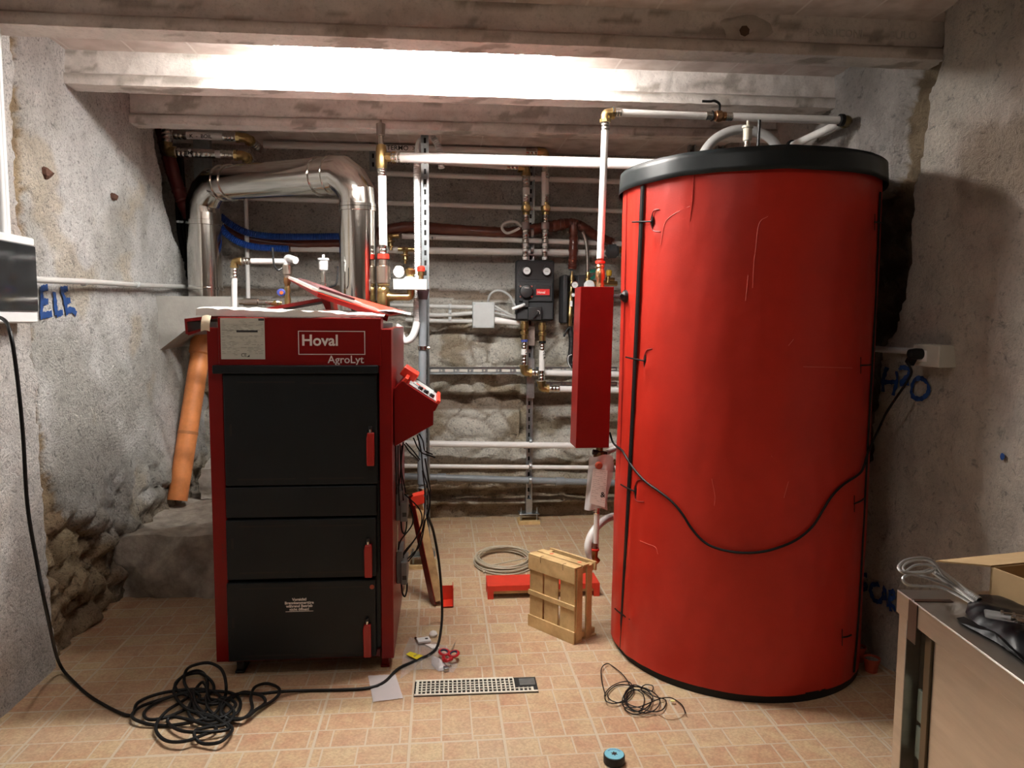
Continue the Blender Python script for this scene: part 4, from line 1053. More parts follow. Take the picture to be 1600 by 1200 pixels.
# twin risers above and below the pump unit
def riser(px, lab, Y=YR_):
    r = 4.6/1150*Y
    t = thing('riser_pipe', lab, 'pipe', PY(px, 404, Y), 'risers over the pump unit')
    build('pipe', MB().cyl(PY(px+1, 322, Y), PY(px+1, 272, Y), r, 16), WHP, t)
    sleeve(PY(px+1, 272, Y), (0, 0, 1), r, .06, t); sleeve(PY(px+.5, 312, Y), (0, 0, 1), r, .06, t)
    valve(PY(px, 326, Y), (0, 0, 1), r*.95, t)
    build('cock_knob', MB().lathe(PY(px+1, 325, Y-.03), (0, -1, 0), [(0, .022), (.02, .022), (.022, .01), (.03, .01)], 14), BRASS, t)
    sleeve(PY(px, 342, Y), (0, 0, 1), r*.9, .05, t)
    build('sleeve_collar', ringmb(PY(px-.5, 353, Y), (0, 0, 1), r*1.35, .045), mat('grey_pink_collar', (.34, .28, .28), .5), t)
    build('pipe', MB().cyl(PY(px-1, 347, Y), PY(px-1.5, 406, Y), r*.85, 16), WHP, t)
    for yy in (361, 378, 387): build('ring', ringmb(PY(px-1, yy, Y), (0, 0, 1), r*1.28, .016), CHROME, t)
    sleeve(PY(px-1, 372, Y), (0, 0, 1), r*.95, .05, t)
    sleeve(PY(px-1.5, 397, Y), (0, 0, 1), r*.85, .035, t)
    return t
riser(822, 'left one of the twin white riser pipes above the black pump unit')
riser(852.5, 'right one of the twin white riser pipes above the black pump unit')
t = thing('pipe_bracket', 'small steel bracket holding the twin riser pipes to the post', 'bracket', PY(838, 360, YW))
build('bar', MB().box(PY(812, 359, YW-.01), Vector((PY(866, 356, YW-.01).x, YW+.01, PY(866, 356, YW-.01).z))), STEEL, t)
solo('cable', MB().tube([PY(x, y, YW-.08) for x, y in ((815, 354), (806, 347), (795, 346), (786, 351), (785, 358), (792, 364), (803, 361), (812, 356))], .009, 8, 8), mat('white_grey_cable', (.58, .56, .54), .5), 'coiled pale sensor cable tied beside the left riser', 'cable')
# pump unit in black foam housing
YP = 4.86
def px_(x, y): return PY(x, y, YP)
a_, b_ = px_(806, 501), px_(866.5, 407)
t = thing('pump_unit', 'black heating pump unit with two round dials and a red badge on the back wall', 'pump unit', ((a_.x+b_.x)/2, YP, a_.z))
build('insulation_shell', MB().box((a_.x, YP, a_.z), (b_.x, YP+.085, b_.z)), EPP, t, bev=.012)
def rr(x0, y0, x1, y1, d0, d1, m, nm, par, bev=.004):
    p, q = px_(x0, y1), px_(x1, y0); return build(nm, MB().box((p.x, YP-d1, p.z), (q.x, YP-d0, q.z)), m, par, bev=bev)
rr(810, 441, 863, 471, 0, .014, EPP, 'front_block', t)
rr(808, 474, 864, 499, 0, .010, EPP, 'front_block', t)
mk = MB(); c1, c2 = px_(822.5, 423.5), px_(853.5, 424.5); rad_ = .052
prof = [c1+Vector((cos(a)*rad_, 0, sin(a)*rad_)) for a in [pi/2+pi*k/12 for k in range(13)]]+[c2+Vector((cos(a)*rad_, 0, sin(a)*rad_)) for a in [-pi/2+pi*k/12 for k in range(13)]]
for p in prof: p.y = YP-.006
build('dial_recess', MB().prism(prof, (0, .008, 0)), BLKP, t)
for c in (c1, c2):
    g = build('thermometer', MB().lathe((c.x, YP-.006, c.z), (0, -1, 0), [(0, .032), (.02, .030), (.022, .027)], 28), BLKP, t)
    build('dial', MB().lathe((c.x, YP-.028, c.z), (0, -1, 0), [(0, .0235), (.002, .0235)], 26), WHITE, g)
    build('pointer', MB().box((c.x-.012, YP-.0308, c.z-.001), (c.x+.010, YP-.030, c.z+.0012)), INK, g)
    build('grip', MB().prism([(c.x-.014, YP-.007, c.z+.027), (c.x+.014, YP-.007, c.z+.027), (c.x+.010, YP-.007, c.z+.047), (c.x-.010, YP-.007, c.z+.047)], (0, -.02, 0)), EPP, g)
c = px_(821.5, 455.5); hd = build('pump_head', MB().lathe((c.x, YP-.014, c.z), (0, -1, 0), [(0, .044), (.03, .044), (.036, .040), (.038, .030)], 30), BLKP, t)
build('pump_text', text_mb('PARA', .012, .0003, (c.x-.014, YP-.0525, c.z+.018)), LETTER, hd)
for dx, dz in ((-.038, .034), (.038, .034), (-.038, -.034), (.038, -.034)): build('screw', MB().lathe((c.x+dx, YP-.014, c.z+dz), (0, -1, 0), [(0, .006), (.003, .006)], 10), CHROME, hd)
rr(816, 469, 825, 480, .01, .035, BLKP, 'connector', hd, bev=.002)
build('plug_lead', MB().tube([px_(818, 476)+Vector((0, -.03, 0)), px_(812, 478.5)+Vector((0, -.05, 0)), px_(799, 483)+Vector((0, -.05, 0))], .011, 10), WHITE, hd)
bd = rr(834.5, 446, 860, 464, .012, .018, BLKP, 'badge_frame', t, bev=.003)
rr(837.5, 452, 858, 461, .018, .021, mat('badge_red', (.58, .02, .02), .4), 'badge', bd, bev=0)
p = px_(839, 458.5); build('badge_text', text_mb('Hoval', .022, .0003, (p.x, YP-.0215, p.z), bold=.0005), LETTER, bd)
mv = rr(824, 480, 845, 500, .01, .05, BLKP, 'mixer_motor', t)
c = px_(838, 489); build('selector', MB().lathe((c.x, YP-.05, c.z), (0, -1, 0), [(0, .018), (.01, .018)], 18), BLKP, mv)
build('selector_mark', MB().torus((c.x, YP-.061, c.z), (0, 1, 0), .015, .0014, 16, 6, -.9, 1.3), LETTER, mv)
build('motor_lever', MB().obox((c.x-.012, YP-.066, c.z-.014), (1, 0, 1.1), (0, 1, 0), (-1.1, 0, 1), .026, .005, .004), BLKP, mv)
# brass unions and marked pipes under the pump unit
for px, y1, y2, lab in ((819.5, 502, 580, 'marked white pipe with brass unions below the left side of the pump unit'), (847.5, 504, 604, 'marked white pipe with brass unions below the right side of the pump unit')):
    Y = YW-(.06 if px < 830 else .105); r = 4.6/1150*Y
    t = thing('connection_pipe', lab, 'pipe', PY(px, y2, Y), 'pipes under the pump unit')
    L_ = PY(px, y1, Y).z-PY(px, y1+29, Y).z
    build('union', MB().lathe(PY(px, y1, Y), (0, 0, -1), [(0, .022), (L_*.1, .022), (L_*.12, .028), (L_*.40, .028), (L_*.42, .020), (L_*.52, .020), (L_*.54, .029), (L_*.68, .029), (L_*.72, .022), (L_, .022)], 10), BRASS, t)
    yy = y1+33; build('seal_ring', ringmb(PY(px, y1+30.5, Y), (0, 0, 1), r*1.2, .016), BLUEK if px < 830 else RUB, t)
    sleeve(PY(px-.3, y1+37, Y), (0, 0, 1), r*.9, .055, t)
    e = y2-(14 if px < 830 else 14)
    build('pipe', MB().cyl(PY(px-.5, y1+41, Y), PY(px-1.2, e, Y), r, 16), WHP, t)
    if px < 830: sleeve(PY(px-1, y2-14, Y), (0, 0, 1), r*.9, .05, t)
    build('handwriting', text_mb('C a' if px < 830 else 'C L A', .022, .0003, PY(px+1.5, y1+44, Y-r-.002), (0, 0, -1), (1, 0, 0), bold=.0006), INK, t)
# second pump station, brass column on black foam
a_, b_ = px_(878, 505), px_(909, 430)
t = thing('solar_station', 'narrow black station with a brass column and dial right of the pump unit', 'solar station', ((a_.x+b_.x)/2, YP, a_.z))
build('back_shell', MB().box((a_.x, YP+.02, a_.z), (b_.x+.04, YP+.15, b_.z)), EPP, t, bev=.012)
build('side_shell', MB().box((a_.x, YP-.03, a_.z), (a_.x+.032, YP+.02, b_.z)), EPP, t, bev=.008)
build('side_shell', MB().box((b_.x-.035, YP-.04, a_.z+.01), (b_.x+.05, YP+.02, b_.z)), EPP, t, bev=.008)
p, q = px_(894, 424), px_(890, 509)
build('brass_column', MB().lathe(p, q-p, [(0, .008), (.03, .008), (.031, .018), (.06, .018), (.062, .012), (.13, .012), (.14, .019), (.16, .016), (.18, .018), (.27, .019), (.29, .024), (.31, .019), (.35, .013), (.36, .013)], 12), BRASS, t)
c = px_(896.5, 445.5); g = build('thermometer', MB().lathe((c.x, YP-.02, c.z), (0, -1, 0), [(0, .024), (.02, .024)], 24), CHROME, t)
build('dial', MB().lathe((c.x, YP-.040, c.z), (0, -1, 0), [(0, .020), (.002, .020)], 24), WHITE, g)
build('pointer', MB().box((c.x-.01, YP-.0428, c.z-.001), (c.x+.008, YP-.042, c.z+.0012)), INK, g)
c = px_(894.5, 461); build('flow_cap', MB().lathe((c.x, YP-.02, c.z), (0, -1, 0), [(0, .012), (.012, .012)], 14), WHITE, t)
rr(889.5, 470, 893.5, 479, .02, .024, WHITE, 'sight_label', t, bev=0)
p = px_(902, 459.5); build('letter_mark', text_mb('T', .022, .0003, (p.x, YP-.041, p.z-.012)), LETTER, t)
# insulated black lines under it
t = thing('insulated_line', 'black taped solar line hanging below the narrow station', 'insulated line', PY(892, 588, YP))
P, rs = wrapped([PY(x, y, YP+.02) for x, y in ((890, 511), (893, 530), (892, 550), (890, 564), (896, 572), (903, 566))], .019, '', seed=3)
build('sleeve', MB().rings(P, rs, 12), mat('black_tape', (.012, .012, .013), .45, bump=.5, bscale=60), t)
build('loose_lead', MB().tube([PY(889, 512, YP-.01), PY(885, 517, YP-.01), PY(881, 526, YP-.01)], .007, 8), RUB, t)
build('white_tie', MB().tube([PY(893, 554, YP-.01), PY(888, 557, YP-.02), PY(888, 567, YP-.02), PY(892, 575, YP-.02)], .0028, 6), WHITE, t)
solo('steel_hose', MB().tube([PY(x, y, YP) for x, y in ((910, 362), (915, 374), (918, 400), (918, 432))], .012, 10, 8), CHROME, 'bright steel hose rising beside the brown wrapped branch', 'hose')
# valves peeking over the red cover
t = thing('valve_cluster', 'cluster of green, yellow and brass valves just above the red cover', 'valve', PY(930, 442, 4.80))
build('pipe_run', MB().cyl(PY(914, 441, 4.80), PY(964, 443, 4.80), .016, 12), BRASS, t)
build('brass_riser', MB().lathe(PY(918.5, 442, 4.80), (0, 0, 1), [(0, .022), (.03, .022), (.032, .014), (.05, .016), (.07, .012)], 10), BRASS, t)
build('thermometer', MB().lathe(PY(920, 446, 4.75), (0, -1, 0), [(0, .034), (.02, .034), (.022, .028)], 24), WHITE, t)
build('green_knob', MB().obox(PY(928, 423.5, 4.77), (1, 0, .1), (0, 1, 0), (0, 0, 1), .026, .01, .010).obox(PY(927.5, 433, 4.77), (1, 0, .7), (0, 1, 0), (-.7, 0, 1), .022, .008, .009), GREENK, t)
build('yellow_cap', MB().lathe(PY(951.5, 431, 4.77), (0, 0, 1), [(0, .016), (.02, .020), (.035, .018), (.04, .008)], 12), YELW, t)
build('brass_tee', MB().cyl(PY(950, 442, 4.79), PY(951, 430, 4.79), .013, 10).cyl(PY(947, 436, 4.79), PY(960, 437, 4.79), .012, 10), BRASS, t)
t = thing('expansion_fitting', 'black rubber cap fitting with brass end behind the white pipe by the tank', 'fitting', PY(955, 400, 4.8))
build('cap', MB().lathe(PY(948, 393, 4.80), (1, 0, .05), [(0, .030), (.01, .046), (.06, .046), (.065, .034), (.075, .034)], 18), mat('soft_grey_black', (.05, .055, .06), .5), t)
build('brass_end', MB().lathe(PY(962, 391.5, 4.80), (1, 0, .05), [(0, .020), (.04, .020)], 8), BRASS, t)

build('wall_bracket', MB().cyl(PY(953, 393, 4.80), PY(953, 393, 4.80)+Vector((0, .28, 0)), .012, 10), STEEL, t)

# steel strut posts
def strut(name, lab, x, y, z0, z1, w_=.041, d_=.041, horiz=None, slot=(.028, .055), par=None, ang=0):
    """slotted channel, vertical (z0-z1) or horizontal (horiz=(x0,x1) at height z0)"""
    t = thing(name, lab, 'strut', (x, y, z0) if not horiz else (horiz[0], y, z0), 'slotted steel channels')
    s = MB()
    if not horiz:
        prof = [(-w_/2, d_), (-w_/2, 0), (-w_/2+.009, 0), (-w_/2+.009, .003), (-w_/2+.003, .003), (-w_/2+.003, d_-.003), (w_/2-.003, d_-.003), (w_/2-.003, .003), (w_/2-.009, .003), (w_/2-.009, 0), (w_/2, 0), (w_/2, d_)]
        s.prism([(x+a, y+b, z0) for a, b in prof], (0, 0, z1-z0)); n0 = len(s.f); z = z0+.03
        while z < z1-.04:
            s.box((x-.006, y+d_-.0045, z), (x+.006, y+d_-.0030, z+slot[0])); z += slot[1]
    else:
        x0, x1 = horiz; d_ = .014
        prof = [(-w_/2, d_), (-w_/2, 0), (-w_/2+.004, 0), (-w_/2+.004, d_-.003), (w_/2-.004, d_-.003), (w_/2-.004, 0), (w_/2, 0), (w_/2, d_)]
        s.prism([(x0, y+b, z0+a) for a, b in prof], (x1-x0, 0, 0)); n0 = len(s.f); xx = x0+.02; hh_ = w_*.17
        while xx < x1-.06:
            s.box((xx, y+d_-.0045, z0-hh_), (xx+.056, y+d_-.0030, z0+hh_)); s.box((xx+.068, y+d_-.0045, z0-hh_*.7), (xx+.078, y+d_-.003, z0+hh_*.7)); xx += .096
    o = build('channel', s, STEEL, t, smooth=False)
    o.data.materials.append(DRK if not horiz else mat('slot_wall', (.62, .60, .54), .9))
    for p_ in o.data.polygons:
        if p_.index >= n0: p_.material_index = 1
    return t
def footing(t, x, y, wood_lab, wz=.022):
    build('foot_plate', MB().box((x-.07, y-.03, wz+.001+.045), (x+.07, y+.07, wz+.052)), STEEL, t, bev=.001)
    for dx in (-.055, .055): build('foot_bolt', MB().cyl((x+dx, y, wz+.0005), (x+dx, y, wz+.09), .005, 8).lathe((x+dx, y, wz+.0525), (0, 0, 1), [(0, .010), (.008, .010)], 6), STEEL, t)
    solo('wood_block', MB().box((x-.075, y-.035, 0.0005), (x+.075, y+.08, wz)), WOOD, wood_lab, 'wood block', 'wood blocks under the strut posts', smooth=False)
    build('foot_channel', MB().box((x-.022, y-.004, wz+.052), (x+.022, y+.044, wz+.15)), STEEL, t, bev=.001, smooth=False)
SX, SY = PY(664, 300, 4.10).x, 4.10
t = strut('steel_post', 'galvanised slotted steel post standing right of the boiler up to the ceiling beam', SX, SY, .075, ZC-.001)
build('top_bracket', MB().box((SX-.026, SY-.006, PY(664, 186, SY).z), (SX+.026, SY+.046, ZC-.001)), STEEL, t, smooth=False)
footing(t, SX-.02, SY, 'pale wood block under the post beside the boiler')
bx = PY(829, 600, YW).x; t = strut('steel_post', 'galvanised slotted steel post against the back wall behind the pump unit', bx, YW+.03, .075, 2.50)
footing(t, bx, YW+.03, 'pale wood block under the post at the back wall')
build('splice_plate', MB().box((bx-.026, YW-.002, PY(829, 622, YW).z), (bx+.026, YW+.006, PY(829, 560, YW).z)), STEEL, t, smooth=False)
build('flange_plate', MB().box((bx-.03, YW-.004, PY(831, 540, YW).z), (bx+.025, YW+.004, PY(831, 510, YW).z)), mat('plate_brown_grey', (.20, .15, .13), .5), t)
for yy in (364, 390, 420, 690, 728, 750): build('pipe_clamp', ringmb((bx, YW-.012, PY(829, yy, YW).z), (1, 0, 0), .030, .020), STEEL, t)
p = PY(720, 579, YW+.03); strut('steel_rail', 'slotted horizontal steel rail on the back wall left of the post', 0, YW+.02, p.z, 0, horiz=(PY(668, 579, YW).x, PY(824, 579, YW).x), w_=.05)
p = PY(890, 577, YW+.03); strut('steel_rail', 'slotted horizontal steel rail right of the post above the white pipes', 0, YW+.03, p.z, 0, horiz=(PY(838, 577, YW).x, PY(966, 577, YW).x), w_=.03)
p = PY(890, 600, YW+.03); strut('steel_rail', 'slotted horizontal steel rail right of the post between the white pipes', 0, YW+.02, p.z, 0, horiz=(PY(838, 600, YW).x, PY(966, 600, YW).x), w_=.03)
xx = PY(582, 230, 4.9).x; strut('ceiling_strut', 'short black slotted hanger strut behind the air vent column', xx, 4.9, PY(582, 266, 4.9).z, 2.56)
for px, lab in ((1082, 'grey channel hanging from the ceiling left behind the grey hose arc'), (1126, 'pair of grey channels hanging from the ceiling inside the grey hose arc'), (1234, 'grey channel hanging from the ceiling at the right end of the grey hose arc')):
    x = PY(px, 230, 4.4 if px > 1200 else 4.7).x; strut('ceiling_strut', lab, x, 4.4 if px > 1200 else 4.7, 1.9, 2.56)

# corrugated conduit with a trap loop and the grey drain behind the post
corr([PY(690, 262, 4.16), PY(686, 232, 4.18), PY(672, 212, 4.2), PY(656, 222, 4.16), PY(651.5, 260, 4.08), PY(652, 340, 4.06), PY(652.5, 430, 4.05), PY(651, 480, 4.04), PY(650, 505, 4.02)], 5.0/1150*4.06, WHITE, 'corrugated_conduit', 'pale corrugated conduit arching over and running down beside the steel post', 'conduit', amp=.07, pitch=.012)
solo('siphon_loop', MB().tube([PY(x, y, 4.0) for x, y in ((651, 503), (649, 515), (643, 528), (634, 533), (627, 526), (624, 512), (626, 508))], 5.6/1150*4.0, 12, 8), WHITE, 'white hose loop bending up behind the top right corner of the boiler', 'hose')
t = thing('drain_pipe', 'upright grey plastic drain pipe in front of the steel post', 'pipe', PY(660, 845, 4.0))
build('pipe', MB().rings([PY(661, 455, 4.03), PY(660, 600, 4.03), PY(660, 705, 4.03)], 6.2/1150*4.03, 20), GRP, t)
build('socket', ringmb(PY(660, 735, 4.03), (0, 0, 1), .027, .15), GRP, t)
build('pipe', MB().cyl(PY(660, 700, 4.03), PY(660, 840, 4.03), .021, 20), GRP, t)
build('funnel', MB().cyl(PY(661, 468, 4.03), PY(661, 452, 4.03), .024, 20, .034), mat('funnel_dark', (.06, .03, .035), .5), t)
cl = build('pipe_clamp', ringmb(PY(660.5, 543.5, 4.03), (0, 0, 1), .0275, .022), CHROME, t)
build('clamp_screw', MB().cyl(PY(668, 543.5, 4.03), PY(671.5, 543.5, 4.03), .008, 8), CHROME, cl)
build('pipe_clamp', ringmb(PY(660, 764, 4.03), (0, 0, 1), .030, .02), CHROME, t)

# air vent column, white header pipe to the tank
YT = 3.93
t = thing('flow_pipe', 'white flow pipe rising from the boiler and crossing to the tank at ceiling height', 'pipe', PY(597, 470, YT))
r = .0225
def V(px, py, Y=YT): return PY(px, py, Y)
build('air_vent', MB().lathe(V(595, 228), (0, 0, 1), [(0, .014), (.05, .014), (.052, .022), (.11, .024), (.112, .020), (.118, .006), (.13, .006)], 14), mat('grey_brass', (.30, .26, .22), .45, .6), t)
build('tee', MB().lathe(V(596, 264), (0, 0, 1), [(0, .026), (.02, .030), (.1, .028), (.12, .024), (.125, .014)], 10).lathe(V(596, 245), (1, 0, 0), [(0, .024), (.05, .024), (.055, .030), (.075, .030)], 8), BRASS, t)
e0, e1 = V(612, 245.5), PY(1060, 258, 3.55)
build('pipe', MB().rings([e0+(e1-e0).normalized()*.03, e1], .0255, 18), WHP, t)
sleeve(e0+(e1-e0).normalized()*.025, e1-e0, .022, .05, t)
build('pipe', MB().cyl(V(597, 272), V(599, 385), r*.95, 18), WHP, t)
sleeve(V(596.5, 269), (0, 0, 1), r*.9, .04, t)
sleeve(V(599, 392), (0, 0, 1), r*.8, .06, t)
build('red_collar', ringmb(V(599, 401), (0, 0, 1), .031, .026), REDW, t)
build('ball_valve', MB().lathe(V(599, 406), (0, 0, -1), [(0, .024), (.03, .024), (.035, .036), (.12, .036), (.13, .026), (.14, .026)], 14), mat('nickel_brass', (.58, .50, .42), .3, 1), t)
build('union', MB().lathe(V(599, 433), (0, 0, -1), [(0, .024), (.02, .032), (.045, .032), (.05, .024), (.06, .032), (.08, .032), (.085, .024)], 8), BRASS, t)
build('tee', MB().lathe(V(599, 453), (0, 0, -1), [(0, .028), (.04, .034), (.08, .034), (.14, .028)], 14).lathe(V(601, 463.5), (1, 0, 0), [(0, .026), (.03, .026), (.05, .020), (.06, .020)], 12), BRASS, t)
t = thing('safety_group', 'boiler safety group with pressure gauge and red capped valve beside the steel post', 'safety group', V(640, 465, 3.9))
build('elbow_pipe', MB().rings(arc_path([V(610, 463.8, 3.9), V(642, 463.8, 3.9), V(642, 452, 3.9)], .03, 6), .020, 14), BRASS, t)
a_, b_ = V(615, 453, 3.9), V(667, 437, 3.9)
xm = (a_.x+b_.x)/2
shape = [(a_.x, a_.z), (b_.x, a_.z), (b_.x, b_.z), (xm+.028, b_.z), (xm+.014, b_.z+.014), (xm-.020, b_.z+.014), (xm-.036, b_.z), (a_.x, b_.z)]
c_ = build('insulation_cover', MB().prism([(x, 3.86, z) for x, z in shape], (0, .08, 0)), LGR, t, bev=.003)
build('cover_print', MB().box((a_.x+.01, 3.8593, b_.z-.018), (a_.x+.07, 3.86, b_.z-.016)), INKG, c_)
c = V(623, 424.5, 3.88); g = build('pressure_gauge', MB().lathe(c+Vector((0, .03, 0)), (0, -1, 0), [(0, .031), (.03, .031), (.032, .028)], 30), CHROME, t)
build('dial', MB().lathe(c, (0, -1, 0), [(-.001, .0275), (.0035, .0275)], 28), WHITE, g)
build('pointer', MB().obox(c+Vector((0, -.004, 0)), (1, 0, 1), (0, 1, 0), (-1, 0, 1), .015, .0005, .0012), INK, g)
build('red_arc', MB().torus(c+Vector((0, -.004, 0)), (0, 1, 0), .016, .0012, 12, 6, .4, 2.0), REDW, g)
build('safety_valve', MB().lathe(V(641, 437, 3.9), (0, 0, 1), [(0, .016), (.02, .020), (.03, .026), (.05, .026), (.055, .018), (.06, .018)], 14), BRASS, t)
vv = build('air_valve', MB().lathe(V(658, 437, 3.9), (0, 0, 1), [(0, .013), (.02, .013), (.022, .018), (.042, .018)], 12), BRASS, t)
build('red_cap', MB().lathe(V(658, 424, 3.9), (0, 0, 1), [(0, .021), (.02, .021), (.028, .014)], 12), REDW, t)

# pipework behind the boiler top, left: return with valve and vents
YR = 3.90
t = pipe('return_pipe', 'short white pipe bridge over the boiler top with a brass elbow at its left end', 'pipe', [PY(366, 485, YR), PY(366, 408, YR), PY(446, 408.5, YR)], 4.3/1150*YR, WHP, els=(1,))
build('plastic_elbow', MB().rings(arc_path([PY(448, 418, YR), PY(448, 402, YR), PY(462, 407, YR-.05)], .03, 6), .018, 14), WHITE, t)
t = thing('valve_column', 'brass valve column with a black lever standing behind the boiler top', 'valve', PY(449, 478, YR))
build('ball_valve', MB().lathe(PY(448.5, 404, YR), (0, 0, -1), [(0, .014), (.03, .016), (.035, .024), (.08, .024), (.085, .018), (.1, .018)], 12), mat('nickel_brass2', (.62, .54, .46), .3, 1), t)
build('union', MB().lathe(PY(448.5, 430, YR), (0, 0, -1), [(0, .016), (.02, .020), (.04, .020), (.045, .016), (.06, .014)], 6), COPPER, t)
build('brass_stem', MB().lathe(PY(449, 444, YR), (0, 0, -1), [(0, .012), (.03, .016), (.05, .012), (.08, .017), (.12, .014), (.14, .018)], 12), BRASS, t)
build('lever', MB().tube([PY(441, 419, YR-.04), PY(434, 422, YR-.05), PY(428, 412, YR-.06), PY(426, 387, YR-.06)], .0055, 8), BLKP, t)
c = PY(440, 457, YR-.05); kb = build('blue_knob', MB().lathe(c, (0, -1, 0), [(0, .020), (.02, .019), (.022, .012)], 14), BLUEK, t)
build('knob_cap', MB().lathe(c+Vector((.004, -.022, -.002)), (0, -1, 0), [(0, .009), (.003, .009)], 12), mat('orange_cap', (.62, .12, .03), .4), kb)
t = thing('check_valve', 'small horizontal silver and brass valve lying behind the white packing sheet', 'valve', PY(400, 476, YR-.1))
a_ = PY(374, 472, YR-.1); build('body', MB().lathe(a_, (1, 0, -.01), [(0, .014), (.02, .014), (.022, .020), (.09, .020), (.095, .014), (.13, .016), (.135, .012), (.19, .014), (.2, .009)], 12), CHROME, t)
build('brass_end', MB().lathe(PY(424, 473.5, YR-.1), (1, 0, -.01), [(0, .012), (.02, .016), (.05, .010)], 10), BRASS, t)
t = thing('air_vent', 'white automatic air vent behind the tilted boiler lid', 'air vent', PY(507, 452, YR))
build('vent_cup', MB().lathe(PY(505.5, 424, YR), (0, 0, 1), [(0, .012), (.008, .022), (.055, .024), (.057, .029), (.067, .028), (.069, .007), (.085, .007)], 16), WHITE, t)
build('stem', MB().lathe(PY(506, 452, YR), (0, 0, 1), [(0, .018), (.03, .018), (.035, .013), (.09, .013), (.1, .011)], 12), CHROME, t)
build('valve_body', MB().lathe(PY(507, 462, YR), (0, 0, 1), [(0, .02), (.04, .02)], 8), BRASS, t)
build('lever', MB().tube([PY(514, 449, YR-.03), PY(524, 445, YR-.04), PY(527, 435, YR-.04), PY(528, 416, YR-.04)], .0055, 8), BLKP, t)

# upper left corner pipes in front of the dark niche
YN = 4.55
def markpipe(pts, els, fit, lab, wr): return pipe('water_pipe', lab, 'pipe', pts, 5.6/1150*YN, WHP, 'marked pipes in the upper left corner', els=els, fit=fit, wr=wr)
markpipe([PY(268, 210, YN+.05), PY(384, 215, YN+.05), PY(398, 226, YN+.14)], (1,), ((0, .12),), 'upper marked white pipe under the third beam in the left corner', ('K  -  BOIL', 296, 215, YN+.05, .03))
markpipe([PY(260, 200, YN), PY(260, 237, YN), PY(381, 243, YN), PY(392, 252, YN+.1)], (1, 2), ((1, .42), (1, .55)), 'lower marked white pipe turning up at a brass elbow in the left corner', ('FR M  -', 282, 241, YN, .03))
t = thing('steel_strut', 'dull grey mounting strut behind the marked pipes in the left corner', 'strut', PY(316, 300, 4.8))
build('channel', MB().box(PY(304, 300, 4.8), PY(326, 190, 4.8)+Vector((0, .05, 0))), STEEL, t, smooth=False)
P, rs = wrapped([PY(x, y, 4.72) for x, y in ((252, 196), (262, 240), (272, 275), (284, 310), (300, 345))], .040, '', seed=11)
solo('dark_red_duct', MB().rings(P, rs, 14), REDDK, 'dark red sleeve pipe bending down in the upper left corner', 'pipe')
for k, (dx, lab) in enumerate(((0, 'left strand of the thick black cables in the dark left corner'), (6, 'middle strand of the thick black cables in the dark left corner'), (11, 'right strand of the thick black cables in the dark left corner'))):
    solo('power_cable', MB().tube([PY(x+dx, y, 4.86-.03*k) for x, y in ((272, 240), (276, 300), (280, 360), (288, 410), (288, 466))], .014, 9, 8), RUB, lab, 'cable', 'black cables in the left corner')
# orange drain pipe
t = thing('orange_pipe', 'orange plastic drain pipe leaning down onto the concrete step', 'pipe', PZ(277, 790, .33))
a_, b_ = PZ(277, 782, .335), PY(318, 520, 4.70)
build('pipe', MB().rings([a_, b_], .056, 28), ORANGE, t)
d_ = (b_-a_).normalized(); build('socket', MB().lathe(b_-d_*.14, d_, [(0, .057), (.01, .066), (.10, .066), (.12, .062)], 28), ORANGE, t)
build('gasket_ring', ringmb(a_+d_*.40, d_, .0585, .02), mat('orange_band', (.45, .17, .06), .6), t)

# ============================================================ PIPES BY THE TANK
YK = 3.20
r = .0155
t = thing('heating_pipe', 'white pipe rising from the red cover and crossing over the tank to the right wall', 'pipe', PY(937, 445, YK))
c0, c1 = PY(946, 177, YK), PY(937.5, 415, YK)
build('pipe', MB().cyl(c0-Vector((0, 0, .06)), c1, r, 18), WHP, t)
build('pipe', MB().cyl(PY(966, 176, YK), PY(1106, 181.5, YK), r, 18), WHP, t)
e2 = PY(1322, 188, YK-.07)
build('pipe', MB().cyl(PY(1142, 182.5, YK), e2, r*1.12, 18), WHP, t)
e3 = Vector((1.688, 3.95, e2.z-.02))
build('pipe', MB().cyl(e2+Vector((.0, .03, 0)), e3, r*1.12, 18), WHP, t)
elbow(c0, (0, 0, -1), (1, 0, 0), r*1.05, t)
sleeve(c0-Vector((0, 0, .05)), (0, 0, -1), r, .04, t); sleeve(PY(964, 176, YK), (1, 0, 0), r, .035, t)
build('black_ring', ringmb(PY(957.5, 175.8, YK), (1, 0, 0), r*1.6, .006), RUB, t)
elbow(e2+Vector((.012, 0, 0)), (-1, 0, 0), (0, 1, 0), r*1.1, t, mat('dull_brass', (.20, .15, .07), .4, 1)); build('black_ring', ringmb(e2-Vector((.022, 0, 0)), (1, 0, 0), r*1.7, .02), RUB, t)
build('black_ring', ringmb(e2.lerp(e3, .52), e3-e2, r*1.7, .02), RUB, t)
v_ = valve(PY(1122.5, 181.5, YK), (1, 0, -.01), .0145, t, [(.0, -.01, .02), (-.004, -.02, .045), (-.03, -.03, .055), (-.05, -.03, .052), (-.085, -.03, .052)], mat('red_brass', (.50, .28, .15), .3, 1))
sleeve(PY(1108, 181, YK), (1, 0, 0), r, .03, t); sleeve(PY(1138, 182.5, YK), (1, 0, 0), r, .03, t)
build('black_ring', ringmb(PY(1112.5, 181.2, YK), (1, 0, 0), r*1.5, .006), RUB, t)
build('handwriting', text_mb('C A L D A', .024, .0003, PY(1184, 187, YK-.019), bold=.0003), INK, t)
